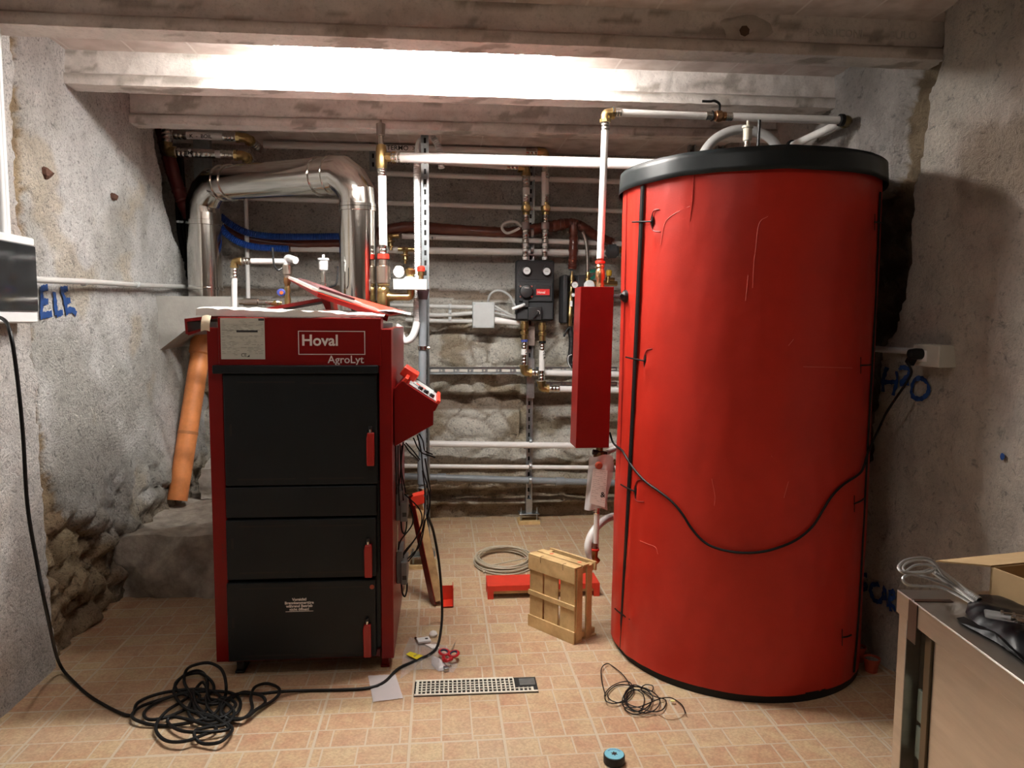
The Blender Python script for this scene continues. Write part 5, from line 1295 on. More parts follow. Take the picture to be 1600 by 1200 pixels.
# bottom fittings over the red cover
build('coupling', MB().lathe(PY(937.5, 404, YK), (0, 0, -1), [(0, .017), (.015, .017), (.017, .013), (.03, .013)], 16), mat('red_plated', (.45, .12, .08), .3, 1), t)
build('red_collar', ringmb(PY(938, 410, YK), (0, 0, 1), .022, .012), REDW, t)
build('fitting_body', MB().lathe(PY(938, 413, YK), (0, 0, -1), [(0, .016), (.01, .020), (.02, .016), (.03, .021), (.06, .022), (.07, .016), (.085, .018), (.10, .020)], 14), mat('pinkish_brass', (.58, .36, .20), .28, 1), t)
T = thing('valve_cover', 'narrow upright dark red sheet metal cover hanging left of the tank', 'cover', PY(928, 700, YK))
x0, x1 = PY(905, 480, YK-.06), PY(957, 480, YK-.06); z1 = PY(930, 448, YK-.06).z; z0 = PY(925, 700, YK-.06).z
sh = PY(899.5, 695, YK-.06).x
build('cover_box', MB().prism([(PY(899.5, 700, YK-.06).x, YK-.06, z0), (PY(951.5, 700, YK-.06).x, YK-.06, z0), (PY(959.5, 448, YK-.06).x, YK-.06, z1), (PY(907.5, 448, YK-.06).x, YK-.06, z1)], (0, .14, 0)), RED, T, bev=.002, smooth=False)
p = PY(959, 463, YK-.01); q = ontank(972, 463, .03)
build('bracket', MB().rings([p, q], .009, 10), BLKP, T)
t = thing('bypass_valve', 'brass loading valve with black cap under the red cover, partly bagged', 'valve', PY(935, 790, YK))
build('nut', MB().lathe(PY(937, 698, YK), (0, 0, -1), [(0, .016), (.02, .016), (.022, .026), (.05, .028), (.055, .018), (.08, .018)], 8), mat('dark_brass', (.22, .15, .07), .4, 1), t)
build('black_clip', MB().cyl(PY(926, 706, YK-.01), PY(948, 710, YK-.01), .012, 8).cyl(PY(951, 716, YK), PY(955, 734, YK), .017, 10), BLKP, t)
build('side_nut', MB().cyl(PY(952, 724, YK+.02), PY(962, 722, YK+.02), .014, 8), BRASS, t)
build('pipe', MB().cyl(PY(935, 712, YK+.01), PY(931, 857, YK+.01), .0125, 16), WHP, t)
sleeve(PY(932, 797, YK+.01), (0, 0, 1), .0125, .03, t)
sleeve(PY(929.5, 855, YK+.01), (0, 0, 1), .0125, .04, t, mat('dark_red_nickel', (.28, .16, .14), .35, 1))
build('red_ring', ringmb(PY(930, 858.5, YK+.01), (0, 0, 1), .019, .010), REDW, t)
build('fitting', MB().rings(arc_path([PY(929.5, 860, YK+.01), PY(928, 872, YK+.01), PY(934, 878, YK+.01)], .02, 5), .016, 12), COPPER, t)
solo('pipe_bag', MB().grid(lambda u, v: PY(915+6*(1-v)+(37+3*sin(v*6))*u-2*v*(1), 712+84*v+2*sin(u*7), YK-.035-.012*sin(u*pi)+.004*sin(u*11+v*9)), 14, 22), MILK, 'milky plastic bag wrapped round the valve below the red cover', 'bag')
tg = thing('instruction_tag', 'white printed instruction sheet tied in the bag below the red cover', 'tag', PY(937, 795, YK-.06))
tp = [PY(926.5, 732, YK-.055), PY(949.5, 735, YK-.055), PY(945, 793, YK-.060), PY(921, 786, YK-.060)]
build('sheet', MB().prism(tp, (0, .0008, 0)), PAPER, tg, smooth=False)
pm = MB(); random.seed(9)
for k in range(17):
    v = .05+k*.052; u = .08
    while u < .9:
        w_ = random.uniform(.08, .3)
        if not (.62 < v < .78 and u+w_ > .5) and random.random() < .75:
            A_ = tp[0].lerp(tp[3], v).lerp(tp[1].lerp(tp[2], v), u); B_ = tp[0].lerp(tp[3], v).lerp(tp[1].lerp(tp[2], v), min(u+w_, .95))
            pm.add([A_+Vector((0, -.0006, 0)), B_+Vector((0, -.0006, 0)), B_+Vector((0, -.0006, .0012)), A_+Vector((0, -.0006, .0012))], [(0, 1, 2, 3)])
        u += w_+.05
o = build('small_print', pm, INKG, tg, smooth=False)
g = PY(938, 777, YK-.062); build('print_mark', text_mb('&', .034, .0003, g, bold=.0005), INK, tg)
build('red_seal_cap', MB().lathe(PY(935.5, 727, YK-.06), (0, -1, 0), [(0, .017), (.006, .017), (.008, .011), (.010, .011)], 10), TERRA, tg)
solo('white_hose', MB().tube([PY(x, y, Y) for x, y, Y in ((968, 806, 3.42), (955, 808, 3.34), (940, 816, 3.28), (926, 832, 3.24), (919, 852, 3.22), (922, 868, 3.22), (929, 875, 3.215))], .018, 12, 8), WHP, 'white hose curving from the tank foot down to the low fitting', 'hose')
solo('pinkish_pipe', MB().cyl(PY(946, 708, 3.3), PY(972, 696, 3.5), .013, 12), WHP, 'short white pipe running from the bagged valve toward the tank', 'pipe')
# grey hose arch above the tank lid and a copper end
t = thing('expansion_hose', 'thick grey hose arching over the tank lid in front of the back beam', 'hose', PY(1092, 252, 3.45))
build('hose', MB().tube([PY(x, y, 3.42) for x, y in ((1096, 250), (1104, 232), (1122, 214), (1150, 203), (1180, 205), (1205, 218), (1220, 240))], .022, 14, 8), mat('hose_grey', (.46, .45, .44), .5), t)
build('copper_end', MB().cyl(PY(1096, 252, 3.40), PY(1084, 252, 3.36), .022, 12), COPPER, t)

# ============================================================ ON THE FLOOR
# slatted crate standing on its side
g1, g2, g3 = PZ(824.5, 977, 0), PZ(896.5, 1008, 0), PZ(931, 990, 0)
U = (g2-g1); W_ = U.length; U.normalize(); Vv = (g3-g2); Vv = Vector((-U.y, U.x, 0)); D_ = (g3-g2).length*.98
Hh = .335; Z_ = Vector((0, 0, 1))
T = thing('wooden_crate', 'small pale wooden slatted crate standing upright on its side beside the tank', 'crate', g1)
def cbx(name, u0, u1, v0, v1, z0, z1, m=WOOD, par=None, bev=.0015):
    c = g1+U*(u0+u1)/2+Vv*(v0+v1)/2+Z_*(z0+z1)/2
    return build(name, MB().obox(c, U, Vv, Z_, abs(u1-u0)/2, abs(v1-v0)/2, abs(z1-z0)/2), m, par or T, bev=bev)
print('crate', W_, D_)
# bottom boards of the crate face the viewer as three upright slats with three cross battens
pw = W_
for a_, b_ in ((.012, .30), (.335, .63), (.68, .985)): cbx('slat', pw*a_, pw*b_, .008, .015, .005, Hh-.01)
cbx('batten', 0, pw, 0, .008, 0, .055); cbx('batten', 0, pw, 0, .008, .150, .172); cbx('batten', 0, pw, 0, .008, .268, Hh-.002)
# long sides (now top and bottom) of two boards each
cbx('side_board', 0, pw, .0, D_*.30, Hh-.002, Hh+.006); cbx('side_board', 0, pw, D_*.36, D_*.60, Hh-.002, Hh+.006); cbx('side_board', pw*.02, pw, D_*.86, D_*.93, Hh-.035, Hh+.004)
cbx('side_board', 0, pw, .016, D_*.35, 0, .009); cbx('side_board', 0, pw, D_*.5, D_*.95, 0, .009)
# ends: corner posts and end boards
for u0, u1 in ((pw-.010, pw), (0, .010)):
    cbx('end_board', u0, u1, .016, D_*.34, .010, Hh-.003); cbx('end_board', u0, u1, D_*.52, D_*.74, .010, Hh-.003)
for u0, u1 in ((pw-.034, pw-.011), (.011, .034)):
    cbx('corner_post', u0, u1, .016, D_*.97, Hh-.036, Hh-.004); cbx('corner_post', u0, u1, .016, D_*.97, .010, .034)
for u_, v_, in ((.28, .45), (.86, .48)):
    build('red_stamp', MB().lathe(g1+U*pw*u_+Vv*D_*v_+Z_*(Hh+.0062), Z_, [(0, .010), (.0004, .010)], 16), mat('stamp_red', (.60, .16, .07), .7), T)
for u_ in (.28, .76):
    build('staple', MB().tube([g1+U*pw*u_+Vv*.02+Z_*(Hh+.007), g1+U*pw*u_-Vv*.0015+Z_*(Hh+.006), g1+U*pw*u_-Vv*.0015+Z_*(Hh-.02)], .0008, 5), RUSTY, T)

# low red steel pallet behind the crate
pa, pb = PZ(762, 937, 0), PZ(940, 937, 0)
T = thing('steel_platform', 'low flat bright red steel platform on the floor behind the wooden crate', 'platform', ((pa.x+pb.x)/2, 3.8, 0))
yy0 = pa.y; zt = .070; yy1 = PZ(800, 898, zt).y
build('top_plate', MB().box((pa.x, yy0, zt-.004), (pb.x, yy1, zt)), ORED, T, bev=.001, smooth=False)
build('front_flange', MB().box((pa.x, yy0, zt-.028), (pb.x, yy0+.004, zt-.004)), ORED, T, smooth=False)
for x in (pa.x, pb.x-.03): build('foot', MB().box((x, yy0+.001, 0), (x+.03, yy0+.05, zt-.028)), ORED, T, smooth=False)
for x in (pa.x, pb.x-.03): build('foot', MB().box((x, yy1-.05, 0), (x+.03, yy1-.001, zt-.004)), ORED, T, smooth=False)
build('wood_insert', MB().box((pa.x+.03, yy0+.01, zt-.045), (pb.x-.03, yy1-.02, zt-.0045)), WOOD, T, smooth=False)

# coil of beige tube
cc = PZ(786, 880, 0); P = []
for k in range(9*26):
    a = 2*pi*k/26; R = .155+.012*sin(k*.11)+.006*sin(k*.043+1)
    P.append(cc+Vector((R*cos(a)*1.0+.006*sin(k*.07), R*1.25*sin(a), .006+.0045*(k//26)+.003*(1+sin(k*.19)))))
P += [cc+Vector((-.13, -.12, .02)), cc+Vector((-.12, -.17, .007))]
solo('tube_coil', MB().rings(P, .0042, 7), BEIGE, 'coil of thin beige tube lying on the floor behind the red platform', 'tube coil')

# leaning red channel with a batten
t0, t1 = PZ(683, 944, 0)+Vector((0, 0, .005)), PY(645, 778, 3.72)
t1 = Vector((xs+.055, 3.70, PY(645, 772, 3.72).z))
dd = (t1-t0).normalized(); sx = Vector((1, 0, 0)); sx = (sx-dd*sx.dot(dd)).normalized(); sy = dd.cross(sx)
if sy.y < 0: sy = -sy
an = radians(-17); sx, sy = sx*cos(an)-sy*sin(an), sx*sin(an)+sy*cos(an)
T = thing('leaning_rail', 'red steel channel with a wooden batten inside leaning against the boiler side', 'rail', t0)
Lr = (t1-t0).length; c_ = (t0+t1)/2
build('flange', MB().obox(c_-sx*.021, dd, sx, sy, Lr/2, .0015, .045), RED, T, smooth=False)
build('flange', MB().obox(c_+sy*.046, dd, sx, sy, Lr/2, .021, .0015), RED, T, smooth=False)
build('batten', MB().obox(c_+sx*.003-dd*.02, dd, sx, sy, Lr/2-.03, .021, .038), WOOD2, T, bev=.003)
build('end_plate', MB().obox(t1+Vector((.022, -.02, .01)), (1, 0, .25), (0, 1, 0), (-.25, 0, 1), .032, .040, .002), ORED, T, smooth=False)
build('end_plate', MB().obox(t1+Vector((.022, -.062, -.012)), (1, 0, .25), (0, 1, 0), (-.25, 0, 1), .032, .0015, .022), ORED, T, smooth=False)
build('foot_bracket', MB().obox(t0+Vector((.050, -.01, .003)), (1, 0, .05), (0, 1, 0), (0, 0, 1), .030, .045, .0015).obox(t0+Vector((.078, -.01, .048)), (0, 0, 1), (0, 1, 0), (1, 0, 0), .045, .045, .0015).obox(t0+Vector((.050, .034, .040)), (1, 0, 0), (0, 0, 1), (0, 1, 0), .028, .036, .0015), ORED, T, smooth=False)

# floor drain grate
ga, gb, gc = PZ(647, 1089, 0), PZ(841, 1082, 0), PZ(645, 1064, 0)
U = (gb-ga); GL = U.length; U.normalize(); Vv = Vector((-U.y, U.x, 0)); GW = .118
print('grate', GL, (gc-ga).length)
T = thing('drain_grate', 'cream plastic drain grate strip set in the floor tiles in front', 'drain grate', ga)
build('channel_bed', MB().obox(ga+U*GL/2+Vv*GW/2+Z_*.0008, U, Vv, Z_, GL/2+.002, GW/2+.002, .0007), DRK, T, smooth=False)
g = MB(); n = 26; LG = GL*.965; hh = .0015; z_ = .0046
def gb_(u0, u1, v0, v1): g.obox(ga+U*(u0+u1)/2+Vv*(v0+v1)/2+Z_*z_, U, Vv, Z_, (u1-u0)/2, (v1-v0)/2, hh)
rows = [0, .012, .024, .0275, .040, .0435, .056, .0595]
gb_(0, GL, 0, .010); 
cut = int(n*.905)
for k in range(n+1):
    u = .010+(LG-.014)*k/n; wv = .0055
    if k in (0, n): wv = .010
    top_ = GW*.88 if k < cut else GW*.50
    if k <= cut or True: gb_(u-wv/2, u+wv/2, .010, GW-.012 if k < cut else (.035 if k < n else .035))
for j in range(1, 5):
    v = .010+(GW-.022)*j/5+.0
    gb_(.004, LG-.004 if j < 2 else .010+(LG-.014)*(cut-1)/n, v-.0026, v+.0026)
gb_(0, .010+(LG-.014)*(cut-1)/n, GW-.012, GW)
build('grate', g, CREAMP, T, smooth=False)
bu = .012+(LG-.014)*cut/n
build('metal_insert', MB().obox(ga+U*(bu+GL)/2+Vv*(GW*.68)+Z_*.003, U, Vv, Z_, (GL-bu)/2-.004, GW*.22, .001), STEEL, T, smooth=False)

# transparent packaging, yellow tag, clips, scissors
def fl(x, y, z=0.0): return PZ(x, y, z)
q = [fl(625, 1062), fl(630, 1020), fl(640, 997), fl(668, 1000), fl(700, 1012), fl(716, 1040), fl(708, 1052), fl(672, 1046), fl(645, 1048)]
cc = sum(q, Vector())/len(q)
mb = MB()
K = len(q); RNG = 5
def film(u, v):
    a = u*K; i = int(a) % K; f = a-int(a); e = q[i].lerp(q[(i+1) % K], f)
    p = cc.lerp(e, v); return Vector((p.x, p.y, .002+.012*(1-v)*abs(fb((p.x*30, p.y*30, 1), 3))+.010*abs(fb((p.x*18, p.y*18, 4), 3))*(1 if v < .98 else .2)))
mb.grid(film, 45, 8)
solo('plastic_bag', mb, FILM, 'clear crumpled plastic bag lying on the floor right of the boiler foot', 'bag')
mp = [fl(575, 1057), fl(618, 1055), fl(630, 1092), fl(583, 1098)]
mb = MB().grid(lambda u, v: mp[0].lerp(mp[1], u).lerp(mp[3].lerp(mp[2], u), v)+Vector((0, 0, .003+.004*abs(fb((u*4, v*4, 3), 3)))), 14, 14)
solo('paper_wallet', mb, MILK, 'milky plastic wallet with a sheet lying over the black cable by the boiler foot', 'wallet')
ym = [fl(634, 1022.5, .013), fl(641, 1018.5, .013), fl(661, 1024.5, .013), fl(651, 1030.5, .013)]
yt_ = thing('yellow_tag', 'small yellow tag on the clear plastic bag', 'tag', ym[0])
build('tag', MB().prism(ym, (0, 0, .001)), YEL, yt_, smooth=False)
build('tag_print', text_mb('4020', .014, .0002, ym[3].lerp(ym[0], .35)+Vector((.006, .004, .0014)), ym[2]-ym[3], ym[0]-ym[3]), INKG, yt_)
t = thing('white_clip', 'white plastic cable clip with a black eye on the clear bag', 'clip', fl(664, 1000, .012))
a_ = fl(662, 1000, .016)
build('body', MB().obox(a_, (1, .25, 0), (-.25, 1, 0), (0, 0, 1), .028, .022, .005), WHITE, t, bev=.002)
build('eye', MB().obox(a_+Vector((.012, .002, .0055)), (1, .25, 0), (-.25, 1, 0), (0, 0, 1), .006, .006, .0006), BLKP, t)
build('pin', MB().cyl(fl(649, 997, .012), fl(656, 1003, .012), .006, 8), CHROME, t)
solo('cotton_wad', MB().lathe(fl(677, 994, .001), (0, 0, 1), [(0, .016), (.01, .019), (.02, .014), (.026, .004)], 10), PAPER, 'crumpled white paper scrap at the far end of the clear bag', 'paper scrap')
solo('paper_strip', MB().prism([fl(662, 1006, .004), fl(684, 1007, .004), fl(686, 1013, .004), fl(676, 1014, .004)], (0, 0, .002)), PAPER, 'folded white paper strip on the clear bag beside the clip', 'paper scrap')
mb = MB()
fp = [fl(674, 1040), fl(674, 1028), fl(686, 1030), fl(700, 1044), fl(699, 1048), fl(685, 1050)]; cc = sum(fp, Vector())/6; K = 6
def film2(u, v):
    a = u*6; i = int(a) % 6; f = a-int(a); p = cc.lerp(fp[i].lerp(fp[(i+1) % 6], f), v)
    return Vector((p.x, p.y, .003+.022*(1-v)**.6+.006*abs(fb((p.x*40, p.y*40, 1), 3))*(v < .98)))
mb.grid(film2, 30, 6)
solo('small_bag', mb, MILK, 'small crumpled milky bag beneath the scissors', 'bag')
solo('steel_clip', MB().obox(fl(697, 1045, .009), (1, .2, 0), (-.2, 1, 0), (0, 0, 1), .010, .012, .008), STEEL, 'small steel fitting beside the scissors', 'fitting', bev=.002)
# scissors
T = thing('scissors', 'red handled scissors lying half on the small bag', 'scissors', fl(700, 1024, 0))
hz = .030
def loop(cx_, cy_, rx, ry, rot):
    c = fl(cx_, cy_, hz); P = []
    for k in range(25):
        a = 2*pi*k/24; x, y = rx*cos(a), ry*sin(a)
        P.append(c+Vector((x*cos(rot)-y*sin(rot), x*sin(rot)+y*cos(rot), 0)))
    return P
HR = mat('scissor_red', (.46, .015, .02), .35); HB = mat('scissor_blue', (.015, .02, .06), .5)
pv = fl(694, 1032, hz-.004)
for (cx_, cy_, rt) in ((694, 1019, .3), (709, 1021.5, -.3)):
    P = loop(cx_, cy_, .019, .027, rt); hd = build('handle', MB().rings(P, .0055, 8, False), HR, T)
    build('handle_liner', MB().rings(loop(cx_, cy_, .0145, .022, rt), .004, 8, False), HB, hd)
build('shank', MB().tube([fl(693, 1027, hz), fl(694, 1031, hz), pv], .008, 8), HR, T)
build('shank', MB().tube([fl(706, 1029, hz), fl(699, 1032, hz), pv], .008, 8), HR, T)
tip = fl(690, 1043, .004)
d1 = (tip-pv).normalized(); s1 = d1.cross(Vector((0, 0, 1))).normalized()
build('blade', MB().prism([pv-s1*.007, pv+s1*.006, tip+s1*.001, tip-s1*.001], (0, 0, .0015)), CHROME, T, smooth=False)
build('blade', MB().prism([pv-s1*.006+Vector((0, 0, .002)), pv+s1*.008+Vector((0, 0, .002)), tip+s1*.008+Vector((0, 0, .002))], (0, 0, .0015)), CHROME, T, smooth=False)
build('rivet', MB().lathe(pv+Vector((0, 0, .003)), (0, 0, 1), [(0, .004), (.003, .004)], 10), CHROME, T)
solo('wire_offcut', MB().tube([fl(704, 1018, .012), fl(708, 1010, .012), fl(711, 1004, .004)], .0012, 6), STEEL, 'short wire offcut sticking out behind the scissors', 'wire')

# tape measure / disc
c = fl(959.5, 1191, 0)
T = thing('tape_reel', 'round pale blue and black reel lying on the tiles in front', 'reel', c)
build('case', MB().lathe(c, (0, 0, 1), [(.0005, .032), (.003, .034), (.025, .034), (.027, .033)], 40), BLKP, T)
dsc = build('face', MB().lathe(c+Vector((0, 0, .027)), (0, 0, 1), [(0, .031), (.002, .0305)], 40), CYAN, T)
build('star_mark', MB().prism([c+Vector((cos(a)*(.012 if k % 2 else .006), sin(a)*(.012 if k % 2 else .006), .0291)) for k, a in enumerate([2*pi*k/12 for k in range(12)])], (0, 0, .0006)), BLKP, dsc)
for k in range(9):
    a = .5+k*.22; build('letter_mark', MB().obox(c+Vector((cos(a)*.023, sin(a)*.023, .0294)), (cos(a), sin(a), 0), (-sin(a), cos(a), 0), (0, 0, 1), .0022, .0012, .0002), BLUEK, dsc)

# ---------------------------------------------------------------- cables
def randloops(cpx, n, seed, smp, z0, zr, spread, sz, asp=.62):
    random.seed(seed); pts = []
    for i in range(n):
        cx_, cy_ = random.gauss(0, spread[0]), random.gauss(0, spread[1]); R = random.uniform(*sz); ph = random.uniform(0, 2*pi); el = random.uniform(.5, 1.0); ro = random.uniform(0, pi)
        tl = random.uniform(-.5, .5)
        for k in range(smp):
            a = ph+2*pi*k/smp*.92; x, y = R*cos(a), R*el*sin(a)
            pts.append(cpx+Vector((cx_+x*cos(ro)-y*sin(ro), cy_+x*sin(ro)+y*cos(ro), z0+abs(zr*(.35+.6*math.sin(i*1.7+k*.8)))*.5*(1+.3*i/n))))
    return pts
# main extension lead: from the distribution board to the pile, the pile, then to the boiler
RC = .0058
board_out = PX(0, 496, -1.47)
lead = [Vector((-1.50, PX(0, 496, -1.47).y-.05, board_out.z)), PX(2, 497, -1.40), PY(16, 520, 2.36), PY(27, 590, 2.37), PY(36, 680, 2.38), PY(43, 790, 2.40), PY(58, 880, 2.42), PY(74, 960, 2.44), PZ(92, 1035, .06), PZ(118, 1068, .008), PZ(150, 1094, .007), PZ(202, 1118, .007)]
PX_ = lambda pts, zf: [fl(x, y, zf(i)) for i, (x, y) in enumerate(pts)]
def zz(a, b): return lambda i: a+b*(i % 3)
L1 = [(202,1118),(215,1098),(245,1085),(285,1078),(322,1078),(345,1090),(335,1115),(300,1128),(255,1134),(220,1128),(206,1118),
      (222,1103),(262,1090),(292,1082),(312,1087),(300,1102),(262,1120),(232,1124),(226,1112),(250,1095),(290,1083),(330,1080),(362,1083),(375,1095),(372,1112),(350,1126),(318,1132),(296,1118),
      (299,1098),(322,1092),(352,1098),(366,1115),(352,1132),(325,1136),(305,1142),(306,1154),(318,1162),(342,1160),(358,1148),(362,1136),(340,1124),(310,1114),(302,1098),(304,1080),(316,1066),(324,1078),(326,1100),(318,1112),(305,1098),(301,1078),
      (290,1092),(262,1110),(245,1130),(246,1146),(262,1158),(290,1158),(318,1148),(338,1138),(300,1126),(270,1120),(262,1128),(278,1140),(304,1144),(345,1142),(357,1136),
      (330,1118),(296,1110),(276,1092),(272,1076),(284,1058),(305,1048),(318,1052),(324,1066),(324,1084),(330,1098),(350,1090),(368,1100),(352,1118),(325,1126),(310,1116)]
L2 = [(310,1116),(296,1106),(300,1090),(288,1066),(292,1046),(308,1038),(328,1036),(346,1046),(353,1068),(351,1090),(338,1100),(315,1098),(296,1088),(278,1080),(274,1068),(288,1056),(312,1052),(330,1064),(334,1078),(322,1088),
      (326,1108),(345,1122),(375,1124),(398,1110),(414,1098),(410,1088),(396,1084),(372,1084),(352,1094),(345,1108),(358,1120),(380,1122),(394,1108),(392,1090),(398,1074),(416,1068),(434,1074),(436,1084),(424,1096),(402,1108),(386,1120),(362,1124),(345,1116),(352,1100),(378,1082),(405,1084),(440,1080.5)]
hts = []
path = lead[:]
for i, (x, y) in enumerate(L1[1:]): path.append(fl(x, y, .007+.012*abs(sin(i*.9))+.006*(i > 26)))
for i, (x, y) in enumerate(L2[1:]):
    up = .10 if (x, y) in ((308,1038),(328,1036),(346,1046)) else (.06 if (x, y) in ((292,1046),(353,1068)) else 0)
    # raised loop: keep the photographed spot but lift it nearer the viewer
    path.append(fl(x, y, .010+.014*abs(sin(i*1.1))+up*.7))
path += [fl(x, y, .0065) for x, y in ((480, 1079), (530, 1078), (575, 1075), (600, 1066))]
path += [fl(x, y, .0075) for x, y in ((622, 1045), (648, 1033), (672, 1022), (684, 1008))]
path += [PZ(690, 975, .012), PY(690.5, 940, 3.32), PY(686, 880, 3.28), PY(677, 830, 3.22), PY(668, 806, 3.15)]
solo('extension_lead', MB().rings(crom(path, 7), RC, 8), RUB, 'long black extension lead hanging from the left fuse box and piled on the floor', 'cable')
# thin wire coil near the tank
random.seed(5); W2 = [(958,1110),(975,1117),(992,1115),(1005,1112)]
pts = [(946,1087),(940,1062),(940,1044),(948,1037),(956,1040),(972,1053),(983,1068),(986,1080),(978,1092),(962,1099),(948,1096),(945,1085),(955,1073),(970,1066),(984,1066),(990,1080),(980,1094),(966,1098),(952,1092),(950,1082),(966,1070),(990,1072),(1010,1076),(1026,1086),(1031,1098),(1022,1110),(1005,1114),(988,1108),(976,1096),(978,1080),(992,1073),(1010,1078),(1020,1090),(1012,1104),(994,1112),(980,1100),(982,1082),(1000,1078),(1022,1088),(1040,1094),(1036,1108),(1020,1112),(1000,1106),(982,1100),(976,1088),(986,1076),(1004,1084),(1006,1100),(996,1112),(975,1104),(974,1088),(990,1070),(1016,1080),(1020,1072),(1008,1070),(1002,1078),(1018,1092),(1010,1110),(990,1116),(976,1106),(1000,1104),(1030,1092),(1046,1090),(1056,1094),(1066,1102),(1071,1114)]
solo('thin_wire_coil', MB().rings(crom([fl(x, y, .004+.010*abs(sin(i*.8))) for i, (x, y) in enumerate(pts)], 7), .0021, 6), RUB, 'tangle of thin black wire on the floor in front of the tank', 'wire')
t_ = crom([fl(x, y, .003) for x, y in ((1071,1114),(1062,1122),(1044,1124),(1026,1116),(1000,1116))], 6)
solo('copper_wire', MB().rings(t_, .0009, 6), COPPER, 'thin bare copper strand curling at the end of the wire tangle', 'wire')
solo('wire_flag', MB().obox(fl(1051, 1095, .012), (1, -.2, 0), (.2, 1, 0), (0, 0, 1), .008, .005, .0015), mat('pale_yellow', (.72, .72, .30), .5), 'small pale yellow flag label on the thin wire tangle', 'label')
# red-handled cups by the wall
def cup(px, py, h, r_, lab, Y=None):
    c = PZ(px, py, 0); t = thing('plastic_cup', lab, 'cup', c)
    build('cup_body', MB().lathe(c, (0, 0, 1), [(0.0005, r_*.72), (h*.8, r_*.95), (h*.82, r_*1.06), (h, r_*1.08), (h, r_*.98), (h*.8, r_*.88)], 24), TERRA, t)
    build('filling', MB().lathe(c+Vector((0, 0, h*.8)), (0, 0, 1), [(0, r_*.85), (.004, r_*.85)], 18), mat('filling_grey', (.30, .28, .25), .9, var=.5, scale=80), t)
cup(1361, 1049, .058, .031, 'small terracotta red plastic pot on the floor at the right wall')
cup(1341, 1033, .065, .026, 'dark red plastic pot tucked behind the tank beside the other pot')

# ============================================================ LEFT WALL FITTINGS
XB = -1.45
T = thing('fuse_box', 'white wall mounted fuse box with a smoked window at the left edge', 'fuse box', (-1.5, 2.45, 1.39))
p0, p1 = PX(54, 372, XB), PX(60, 505, XB); ye = (p0.y+p1.y)/2; zb_, zt_ = p1.z, PX(48, 370, XB).z; ys_ = 2.10
build('housing', MB().box((-1.56, ys_, zb_), (XB-.012, ye, zt_)), WHITE, T, bev=.008)
zw0, zw1 = PX(59, 487, XB).z, PX(53, 385, XB).z
build('cover_frame', MB().box((XB-.014, ys_, zw1), (XB, ye-.002, zt_-.004)).box((XB-.014, ys_, zb_+.003), (XB, ye-.002, zw0)), WHITE, T, bev=.004)
wd = build('smoked_window', MB().box((XB-.006, ys_+.005, zw0+.001), (XB+.006, ye-.006, zw1-.001)), SMOKE, T, bev=.003)
for k in range(3): build('breaker', MB().box((XB-.011, 2.56-.07*k-.03, (zw0+zw1)/2-.04), (XB-.0065, 2.56-.07*k, (zw0+zw1)/2+.04)), LGR, T, bev=.001)
pc = thing('conduit', 'upright white conduits running from the fuse box up the left wall', 'conduit', (-1.50, 2.35, zt_))
for k, px in enumerate((0, 6)):
    a_ = PX(px+1, 300, -1.50); build('tube', MB().cyl((-1.50, a_.y, zt_-.01), (-1.50, a_.y, 2.38), .013, 14), WHITE, pc)
pa_, pb_ = PX(60, 438, -1.535), PX(292, 448, -1.535)
t = thing('conduit', 'grey conduit running along the left wall from the fuse box to the flue', 'conduit', pa_)
P = [Vector((-1.50, ye-.01, pa_.z)), Vector((-1.505, ye+.15, pa_.z)), PX(150, 441, -1.528), PX(220, 445.5, -1.535), PX(292, 448, -1.54)]
build('tube', MB().tube(P, .0125, 12, 6), WHITE if False else CONDM, t)
for px in (131, 214): p = PX(px, 441+(px-131)*.045, -1.53); build('clip', ringmb(p, (0, 1, 0), .0165, .016), LGR, t)
# ============================================================ RIGHT WALL FITTINGS
XS = 1.755
sa, sb = PX(1425, 575, XS), PX(1468, 537, XS)
T = thing('socket_outlet', 'grey surface mounted socket box with a plugged black plug on the right wall', 'socket', (XS, (sa.y+sb.y)/2, sb.z))
yA, yB = min(sa.y, sb.y), max(sa.y, sb.y); zA, zB = PX(1445, 573, XS).z, PX(1445, 538, XS).z
print('socket', yA, yB, zA, zB)
build('housing', MB().box((XS, yA, zA), (1.83, yB, zB)), mat('socket_beige', (.48, .47, .42), .5), T, bev=.004)
build('face_plate', MB().box((XS-.004, (yA+yB)/2-.01, zA+.018), (XS, yB-.008, zB-.022)), WHITE, T, bev=.001)
pp = PX(1436, 553, XS-.012)
build('plug', MB().lathe((XS-.004, pp.y, pp.z), (-1, 0, 0), [(0, .020), (.02, .021), (.045, .017), (.05, .010)], 18).obox((XS-.03, pp.y+.012, pp.z-.018), (0, 1, -1.3), (1, 0, 0), (0, 1.3, 1), .024, .012, .012), RUB, T)
pc_ = PX(1378, 545, 1.80); t = thing('conduit', 'grey conduit coming from behind the tank to the right wall socket', 'conduit', pc_)
build('tube', MB().cyl(Vector((1.79, yB-.005, PX(1425, 549, 1.79).z)), Vector((1.79, 3.4, PX(1425, 549, 1.79).z)), .0125, 12), LGR, t)
cpts = [Vector((XS-.045, pp.y+.015, pp.z-.03)), PX(1424, 582, 1.72), PX(1415, 600, 1.725), PX(1400, 622, 1.725), PX(1385, 645, 1.72)]
q_ = ontank(1342, 741, .012)
cpts += [PY(1374, 668, 2.76), ontank(1358, 702, .012), ontank(1350, 728, .012), q_]
cpts += [ontank(x, y, .010) for x, y in ((1318,757),(1300,775),(1287,795),(1270,822),(1245,843),(1215,856),(1185,863),(1150,863),(1118,856),(1098,845),(1080,825),(1066,803),(1050,784),(1030,768),(1008,752),(990,732),(977,712),(972,704))]
cpts += [ontank(963, 697, .014), PY(957, 690, 3.25), PY(953, 676, 3.30)]
